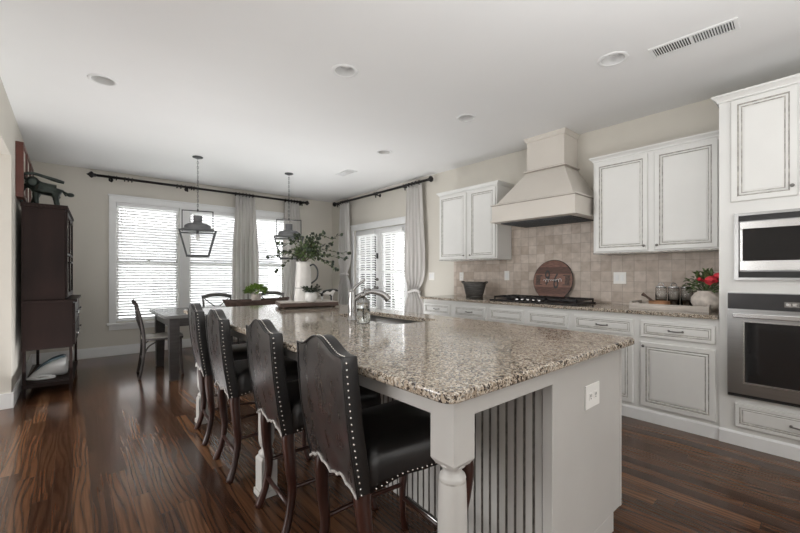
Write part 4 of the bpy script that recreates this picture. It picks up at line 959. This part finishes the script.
# local: x depth outward 0..; y along wall 0..1.15
HW = 1.12
bm = B(); box(bm, 0, .36, 0, .025, .955, 1.885); box(bm, 0, .36, HW - .025, HW, .955, 1.885); box(bm, 0, .36, .025, HW - .025, 1.86, 1.885); box(bm, 0, .015, .025, HW - .025, .955, 1.86)
for z in (1.25, 1.55): box(bm, .015, .33, .025, HW - .025, z, z + .02)
obj('upper_case', bm, 'hutch', t, bevel=.002)
bm = B(); box(bm, -.005, .385, -.02, HW + .02, 1.885, 1.925)
for k in range(11): box(bm, .012 + k * .034, .030 + k * .034, -.026, -.02, 1.888, 1.905)
for k in range(30): box(bm, .385, .391, .0 + k * .0375, .02 + k * .0375, 1.888, 1.905)
obj('cornice', bm, 'hutch', t, bevel=.002)
for a, b in ((.03, HW / 2 - .003), (HW / 2 + .003, HW - .03)):
    bm = B(); box(bm, .36, .38, a, a + .045, .975, 1.87); box(bm, .36, .38, b - .045, b, .975, 1.87)
    for z0, z1 in ((.975, 1.02), (1.825, 1.87), (1.42, 1.445)): box(bm, .36, .38, a + .045, b - .045, z0, z1)
    d = obj('glass_door', bm, 'hutch', t)
    bm = B(); box(bm, .367, .371, a + .045, b - .045, 1.02, 1.825); obj('pane', bm, 'pane', d)
    bm = B(); ball(bm, (.392, (b - .022) if a < .1 else (a + .022), 1.35), .012, (1, 1, 1), 8); obj('knob', bm, 'nickel', d)
bm = B(); box(bm, 0, .43, 0, HW, .46, .93); obj('lower_case', bm, 'hutch', t, bevel=.002)
bm = B(); box(bm, -.002, .465, -.015, HW + .015, .93, .955); obj('buffet_top', bm, 'hutch', t, bevel=.003)
for r_ in range(2):
    for k in range(3):
        a = .02 + k * .36; z0 = .48 + r_ * .225; bm = B(); box(bm, .43, .447, a + .005, a + .355, z0, z0 + .21); d = obj('drawer', bm, 'hutch', t, bevel=.002)
        bm = B(); cyl(bm, (.447, a + .18, z0 + .105), (.462, a + .18, z0 + .105), .005); ball(bm, (.468, a + .18, z0 + .105), .014, (.8, 1, 1), 8); obj('knob', bm, 'nickel', d)
for x_ in (.02, .41):
    for y_ in (.0, HW - .04):
        bm = B(); box(bm, x_ - .014, x_ + .014, y_ + .002, y_ + .03, 0, .46); obj('leg', bm, 'hutch', t, bevel=.002)
bm = B(); box(bm, .002, .43, .0, .03, .085, .12); box(bm, .002, .43, HW - .03, HW, .085, .12); box(bm, .40, .43, .03, HW - .03, .085, .12); box(bm, .002, .03, .03, HW - .03, .085, .12)
for k in range(13): box(bm, .02, .41, .04 + k * .081, .105 + k * .081, .108, .122)
obj('slatted_shelf', bm, 'hutch', t)
# steam iron station on the shelf
t = thing('steam_iron', 'white and slate steam iron station on the lower shelf of the hutch', 'steam iron', (XL + .23, 5.58, .1225), R(-8))
bm = B(); S = []
for x_, w_, z0, z1 in ((-.15, .02, .0, .02), (-.12, .07, 0, .055), (-.05, .10, 0, .12), (.04, .115, 0, .175), (.12, .11, 0, .20), (.15, .09, .01, .19)):
    S.append([(x_, w_ * math.cos(a), z0 + (z1 - z0) * (.5 + .5 * math.sin(a))) for a in [2 * PI * k / 16 for k in range(16)]])
loft(bm, S); obj('housing', bm, 'iron_white', t)
bm = B(); S = []
for x_, w_, z0, z1 in ((-.11, .03, .05, .07), (-.05, .06, .11, .145), (.03, .075, .165, .20), (.11, .07, .19, .225), (.135, .05, .19, .215)):
    S.append([(x_, w_ * math.cos(a), z0 + (z1 - z0) * (.5 + .5 * math.sin(a))) for a in [2 * PI * k / 16 for k in range(16)]])
loft(bm, S); obj('top_shell', bm, 'iron_teal', t)
bm = B(); sweep(bm, spline([(-.16, -.09, .012), (-.05, -.15, .010), (.06, -.14, .012), (.05, -.11, .02), (-.04, -.11, .03), (-.16, -.09, .012)], 6), .012, 10); obj('cord_loop', bm, 'iron_white', t)
# elephant-like bronze figure on top
t = thing('elephant_statue', 'dark verdigris bronze elephant statue standing on top of the hutch', 'statue', (XL + .222, 5.50, 1.925), R(0)); t.scale = (1.12, 1.25, 1.12)
J = [((0, 0, .17), .060), ((-.065, 0, .175), .050), ((.06, 0, .165), .052), ((-.12, 0, .21), .036), ((-.155, 0, .25), .020), ((-.175, 0, .20), .014), ((-.178, 0, .13), .011), ((-.165, 0, .06), .009), ((-.18, 0, .012), .008), ((-.13, 0, .275), .018), ((-.05, 0, .29), .014), ((.01, 0, .265), .012)]
E_ = [(0, 1), (0, 2), (1, 3), (3, 4), (4, 5), (5, 6), (6, 7), (7, 8), (3, 9), (9, 10), (10, 11)]
J = [((0, 0, .17), .060), ((-.065, 0, .175), .050), ((.06, 0, .165), .052), ((-.115, 0, .205), .038), ((-.15, 0, .185), .022), ((-.172, 0, .13), .015), ((-.17, 0, .07), .012), ((-.175, 0, .014), .012), ((.11, 0, .17), .010), ((.135, 0, .12), .008)]
E_ = [(0, 1), (0, 2), (1, 3), (3, 4), (4, 5), (5, 6), (6, 7), (2, 8), (8, 9)]
for bi, x0_, x1_ in ((1, -.08, -.105), (2, .06, .075)):
    for s in (-1, 1):
        J += [((x0_, s * .035, .09), .024), ((x1_ if s > 0 else x0_ + .01, s * .035, .012), .022)]; E_ += [(bi, len(J) - 2), (len(J) - 2, len(J) - 1)]
skin_obj('body', J, E_, ['bronze'], t, 2)
for s in (-1, 1):
    bm = B(); loft(bm, [[(-.10 + .05 * math.cos(a) * k, s * (.045 + .03 * (1 - k)), .215 + .055 * math.sin(a) * k) for a in [2 * PI * q / 14 for q in range(14)]] for k in (1.0, .5)]); obj('ear', bm, 'bronze', t)
bm = B(); sweep(bm, spline([(-.13, .0, .22), (-.16, -.02, .28), (-.10, -.02, .30), (-.02, -.01, .285), (.06, 0, .265), (.12, 0, .25)], 5), lerp_list([.008, .012, .014, .014, .018, .014], 5), 10); obj('raised_branch', bm, 'bronze', t)
bm = B(); ball(bm, (.165, -.02, .135), .026, (1.2, .6, .8), 10); sweep(bm, [(.10, 0, .17), (.15, -.02, .14)], .009, 8); obj('leaf_ornament', bm, 'bronze', t)
# pictures on the left wall
pl = ['red-brown deep picture frame hanging nearest the opening above the hutch', 'red-brown deep picture frame, middle of three above the hutch', 'red-brown deep picture frame, farthest of three, nearest the windows']
p0 = None
for k in range(3):
    ya = 5.27 + k * .47
    if p0 is None:
        t = p0 = thing('picture_frame', pl[0], 'picture frame', (XL, ya, 1.98), 0, 'picture frames above the hutch')
        w, hh, dp = .41, .54, .058; bm = B()
        for a, b, c, d in ((0, w, 0, .035), (0, w, hh - .035, hh), (0, .035, .035, hh - .035), (w - .035, w, .035, hh - .035)): box(bm, .001, dp, a, b, c, d)
        obj('frame', bm, 'redframe', t, bevel=.002)
        bm = B(); box(bm, .001, .045, .035, w - .035, .035, hh - .035); obj('mat_board', bm, 'mat_board', t)
        bm = B(); box(bm, .045, .046, .12, w - .12, .14, hh - .14); obj('print', bm, plain('faded_botanical_print', (.42, .40, .33), .8, var=.35, scale=14), t)
    else: dup(p0, (XL, ya, 1.98), 0, pl[k])

# ------------------------------------------------------------------ ceiling fittings
cl = ['recessed ceiling light nearest the left wall opening', 'recessed ceiling light above the middle of the island', 'recessed ceiling light nearest the large ceiling vent', 'recessed ceiling light in front of the range hood', 'small far recessed ceiling light near the french doors']
c0 = None
for (x_, y_), lb in zip(CANS, cl):
    if c0 is None:
        t = c0 = thing('ceiling_light', lb, 'ceiling light', (x_, y_, ZC), 0, 'recessed lights in the kitchen ceiling')
        bm = B(); lathe(bm, [(.074, .004), (.074, -.003), (.080, -.007), (.095, -.006), (.099, -.001), (.099, -.0002)], (0, 0, 0), 32, caps=False); obj('trim_ring', bm, 'trim', t)
        bm = B(); lathe(bm, [(.074, -.002), (.066, .03), (.062, .09), (.0, .09)], (0, 0, 0), 32, caps=False); obj('reflector_can', bm, 'lampcan', t)
        bm = B(); lathe(bm, [(.0, .030), (.035, .033), (.048, .045), (.045, .075), (.02, .088)], (0, 0, 0), 24, caps=False); bmesh.ops.rotate(bm, verts=bm.verts, cent=(0, 0, .05), matrix=Matrix.Rotation(R(14), 3, 'X')); obj('bulb_lens', bm, 'lamp_off', t)
    else: dup(c0, (x_, y_, ZC), 0, lb)
def vent(cx, cy, L, W, rz, label, n):
    t = thing('ceiling_vent', label, 'vent', (cx, cy, ZC), rz)
    bm = B(); z0 = -.008
    for a, b, c, d in ((-W / 2, W / 2, -L / 2, -L / 2 + .022), (-W / 2, W / 2, L / 2 - .022, L / 2), (-W / 2, -W / 2 + .020, -L / 2 + .022, L / 2 - .022), (W / 2 - .020, W / 2, -L / 2 + .022, L / 2 - .022), (-W / 2 + .02, W / 2 - .02, -.006, .006)): box(bm, a, b, c, d, z0, -.0005)
    obj('vent_frame', bm, 'trim', t, bevel=.001)
    bm = B(); box(bm, -W / 2 + .02, W / 2 - .02, -L / 2 + .022, L / 2 - .022, -.0015, -.0008); obj('duct_backing', bm, 'slot', t)
    bm = B()
    for k in range(n):
        y_ = -L / 2 + .03 + (L - .06) * k / (n - 1); vs = box(bm, -W / 2 + .02, W / 2 - .02, y_ - .0025, y_ + .0025, -.0085, -.002)
        xf(bm, vs, Matrix.Translation((0, y_, -.005)) @ Matrix.Rotation(R(25 if k < n / 2 else -25), 4, 'X') @ Matrix.Translation((0, -y_, .005)))
    obj('louver', bm, 'trim', t)
vent(3.055, .648, .46, .155, R(3), 'large louvred white ceiling vent at the upper right', 30)
vent(3.13, 4.89, .36, .16, R(0), 'small ceiling vent near the french doors', 22)

# pendants
def pendant():
    t = thing('pendant_lantern', '', 'pendant light', (0, 0, 0), 0, 'lantern pendants over the dining table')
    # origin on the ceiling, hanging down (negative z)
    bm = B(); lathe(bm, [(.0, 0), (.062, -.0005), (.062, -.012), (.03, -.022), (.008, -.03), (.0, -.03)], (0, 0, 0), 24); obj('canopy', bm, 'galv_dk', t)
    bm = B(); z = -.028; k = 0
    while z > -.695:
        pts = [(0, .0075 * math.cos(a) if k % 2 else 0, 0) for a in (0,)]
        lp = []
        for q in range(13):
            a = 2 * PI * q / 12; u, v = .0085 * math.cos(a), .019 * math.sin(a); lp.append((u if k % 2 else 0, 0 if k % 2 else u, z - .017 + v))
        sweep(bm, lp, .0028, 5); z -= .031; k += 1
    obj('chain', bm, 'galv_dk', t)
    bm = B(); zt, zs, zb = -.705, -.975, -1.29; a_, b_ = .178, .13
    # bail: square-section hoop
    sweep(bm, [(-a_, 0, zs), (-a_, 0, zt), ], .006, square=True); sweep(bm, [(a_, 0, zs), (a_, 0, zt)], .006, square=True); sweep(bm, [(-a_ - .006, 0, zt), (a_ + .006, 0, zt)], .006, square=True); cyl(bm, (0, 0, zt), (0, 0, zt + .02), .008)
    obj('bail', bm, 'galv_dk', t)
    bm = B(); tp, bt = .205, .125; r_ = .010
    T = [(-tp, -tp), (tp, -tp), (tp, tp), (-tp, tp)]; Bt = [(-bt, -bt), (bt, -bt), (bt, bt), (-bt, bt)]
    for k in range(4):
        n_ = (k + 1) % 4
        sweep(bm, [(*T[k], zs), (*Bt[k], zb)], r_, square=True); sweep(bm, [(*Bt[k], zb), (*Bt[n_], zb)], r_, square=True); sweep(bm, [(*T[k], zs), (*T[n_], zs)], r_ * .8, square=True)
    obj('lantern_frame', bm, 'galv_dk', t)
    bm = B(); rects(bm, [(-.21, .21, -.21, .21, zs + .004), (-.20, .20, -.20, .20, zs + .03), (-.165, .165, -.165, .165, zs + .075)]) if 0 else None
    lathe(bm, [(.196, zs + .012), (.198, zs + .030), (.150, zs + .046), (.158, zs + .058), (.152, zs + .078), (.120, zs + .100), (.066, zs + .112), (.052, zs + .118), (.052, zs + .20), (.056, zs + .205), (.0, zs + .208)], (0, 0, 0), 36); obj('shade_cap', bm, 'galv', t)
    bm = B(); cyl(bm, (0, 0, zs + .02), (0, 0, zs - .03), .016); sk = obj('lamp_socket', bm, 'galv_dk', t)
    bm = B(); lathe(bm, [(.012, -.03), (.022, -.055), (.026, -.08), (.016, -.108), (.0, -.115)], (0, 0, zs), 16, caps=False); obj('bulb', bm, 'lamp_off', t)
    return t
p1 = pendant(); p1.location = (1.243, 5.49, ZC); p1.rotation_euler = (0, 0, R(-12)); p1['label'] = 'left grey metal lantern pendant hanging before the first windows'
dup(p1, (2.497, 5.495, ZC), R(-24), 'right grey metal lantern pendant partly behind the leafy branches')

# ------------------------------------------------------------------ curtain rods and curtains
def rod(name, label, axis, a, b, fix, z, brackets, rings, wall):
    loc = ((a + b) / 2, fix, z) if axis == 'x' else (fix, (a + b) / 2, z)
    t = thing(name, label, 'curtain rod', loc, 0, world=True)
    P = (lambda u, w=0, dz=0: (u, fix + w, z + dz)) if axis == 'x' else (lambda u, w=0, dz=0: (fix + w, u, z + dz))
    bm = B(); sweep(bm, [P(a), P(b)], .019, 14); obj('rod', bm, 'black_iron', t)
    for u, s in ((a, -1), (b, 1)):
        bm = B(); prof = [(0, .016), (.02, .026), (.03, .020), (.045, .040), (.058, .048), (.075, .040), (.09, .022), (.105, .008), (.115, .003)]
        sweep(bm, [P(u + s * q) for q, _ in prof], [r_ for _, r_ in prof], 14); obj('finial', bm, 'black_iron', t)
    for u in brackets:
        bm = B(); sweep(bm, [P(u, 0, -.02), P(u, wall * .5, -.024), P(u, wall, -.024)], .010, 8); sweep(bm, [P(u, 0, -.075), P(u, 0, -.012)], .011, 8)
        for s in (-1, 1): sweep(bm, [P(u + s * .028), P(u + s * .036)], .027, 14)
        c = P(u, wall * .97); e = .0
        sweep(bm, [P(u, wall * .93, -.024), P(u, wall * .995, -.024)], .03, 14); obj('bracket', bm, 'black_iron', t)
    for u in rings:
        bm = B(); lp = []
        for q in range(17): an = 2 * PI * q / 16; lp.append(P(u + .003 * math.sin(an), .031 * math.cos(an), -.006 + .031 * math.sin(an)))
        sweep(bm, lp, .0065, 6); obj('ring', bm, 'black_iron', t)
    return t
YR = YB - .10
rod('curtain_rod', 'long black curtain rod above the three windows', 'x', .27, 3.52, YR, 2.645, [.44, 1.44, 3.47], [.50, .60, .645, .69, 1.29, 1.345, 1.50, 1.535, 2.20, 2.26, 2.32, 2.38, 2.44, 2.50, 3.12, 3.18, 3.24, 3.30, 3.36, 3.42], .10)
XR = XW - .10
rod('curtain_rod', 'shorter black curtain rod above the french doors', 'y', 4.13, 6.80, XR, 2.655, [4.66, 5.45, 6.74], [4.32, 4.40, 4.48, 4.56, 6.36, 6.44, 6.52, 6.60], .10)
def curtain(axis, fix, u0, u1, z1, label, z0=.02, folds=6, knot=None, seed=1, amp=.032, mid=None):
    r_ = random.Random(seed); NU, NZ_ = folds * 10, 40; bm = B(); rows = []
    ph = [r_.uniform(-.5, .5) for _ in range(folds + 1)]
    for j in range(NZ_ + 1):
        w = j / NZ_; z = z1 + (z0 - z1) * w; row = []
        c = (u0 + u1) / 2; hw = (u1 - u0) / 2 * (.80 + .35 * min(1, w * 2.5)); A = amp * (.75 + .35 * w)
        if knot:
            dk_ = abs(z - knot); sq = 1 - .50 * math.exp(-(dk_ / .16) ** 2); hw *= sq; A *= .6 + .4 * sq
        for i in range(NU + 1):
            v = i / NU; k = v * folds; f = ph[int(min(folds - 1, k))]
            off = A * (math.sin(2 * PI * k + .5 * f * w) + .25 * math.sin(4 * PI * k + f + 3 * w))
            uu = c + (2 * v - 1) * hw + .008 * math.sin(2 * PI * k * 2 + w * 3)
            if knot: off += .03 * math.exp(-((z - knot) / .07) ** 2) * -1
            row.append(bm.verts.new((uu, fix - abs(0) + off, z) if axis == 'x' else (fix + off, uu, z)))
        rows.append(row)
    for j in range(NZ_):
        for i in range(NU): f = bm.faces.new((rows[j][i], rows[j][i + 1], rows[j + 1][i + 1], rows[j + 1][i])); f.smooth = True
    # header pinch tufts
    t = thing('curtain', label, 'curtain', ((u0 + u1) / 2, fix, z0) if axis == 'x' else (fix, (u0 + u1) / 2, z0), 0, 'greige linen curtain panels', world=True)
    o = obj('curtain_panel', bm, 'curtain', t); so = o.modifiers.new('thickness', 'SOLIDIFY'); so.thickness = .003
    if knot:
        bm = B(); c = (u0 + u1) / 2; rr_ = (u1 - u0) * .30
        lp = []
        for q in range(21): an = 2 * PI * q / 20; lp.append((c + rr_ * math.cos(an), fix - .01 + .055 * math.sin(an), knot + .02 * math.sin(an * 2)) if axis == 'x' else (fix - .01 + .055 * math.sin(an), c + rr_ * math.cos(an), knot + .02 * math.sin(an * 2)))
        sweep(bm, lp, .022, 8); obj('tie_band', bm, 'curtain', t)
    return t
curtain('x', YR, 2.17, 2.575, 2.625, 'pale linen curtain hanging between the middle and right windows', folds=6, seed=2)
curtain('x', YR, 3.08, 3.44, 2.625, 'pale linen curtain at the right end of the window rod', folds=5, seed=3)
curtain('y', XR, 4.24, 4.64, 2.635, 'knotted linen curtain on the kitchen side of the french doors', folds=5, knot=.95, seed=5)
curtain('y', XR, 6.30, 6.66, 2.635, 'knotted linen curtain on the far corner side of the french doors', folds=5, knot=1.22, seed=6)

# ------------------------------------------------------------------ blinds
def blind(axis, fix, u0, u1, z0, z1, label, tilt=-40, sp=.043, dep=.048, skip=None):
    cx = (u0 + u1) / 2; L = u1 - u0
    t = thing('window_blind', label, 'blind', (cx, fix, z1) if axis == 'x' else (fix, cx, z1), 0 if axis == 'x' else R(-90), 'white slatted blinds')
    # local: x along the width, -y toward the room, z 0 at the top
    H_ = z1 - z0
    bm = B(); box(bm, -L / 2, L / 2, -.030, .028, -.055, 0); obj('headrail', bm, 'trim', t, bevel=.003)
    bm = B(); n = int((H_ - .09) / sp)
    for k in range(n):
        z = -.075 - k * sp; vs = box(bm, -L / 2 + .004, L / 2 - .004, -dep / 2, dep / 2, z - .0014, z + .0014)
        xf(bm, vs, Matrix.Translation((0, 0, z)) @ Matrix.Rotation(R(tilt), 4, 'X') @ Matrix.Translation((0, 0, -z)))
    obj('slats', bm, 'blind', t)
    bm = B(); box(bm, -L / 2 + .004, L / 2 - .004, -.022, .022, -H_, -H_ + .018); obj('bottom_rail', bm, 'trim', t)
    bm = B()
    for x_ in (-L * .33, L * .33):
        for y_ in (-.026, .026): cyl(bm, (x_, y_, -.05), (x_, y_, -H_ + .01), .0011, seg=4)
    obj('ladder_cord', bm, 'plate', t)
    bm = B(); cyl(bm, (-L * .42, -.034, -.05), (-L * .42, -.034, -.72), .0035, seg=6); ball(bm, (-L * .42, -.034, -.73), .009, (1, 1, 1.6), 6); obj('tilt_wand', bm, 'galv_dk' if 0 else 'plate', t)
for (a, b), lb in zip(WINS, ('white slatted blind in the leftmost back window', 'white slatted blind in the middle back window behind the left lantern', 'white slatted blind in the right back window between the curtains')):
    blind('x', YB + .018, a + .006, b - .006, WZ0 + .005, WZ1 - .002, lb)
for (a, b), lb in zip(((ym + .09, DY1 - .09), (DY0 + .09, ym - .09)), ('white slatted blind on the left french door', 'white slatted blind on the right french door beside the knotted curtain')):
    blind('y', XW - .005, a, b, .22, DZ - .06, lb, tilt=-36)
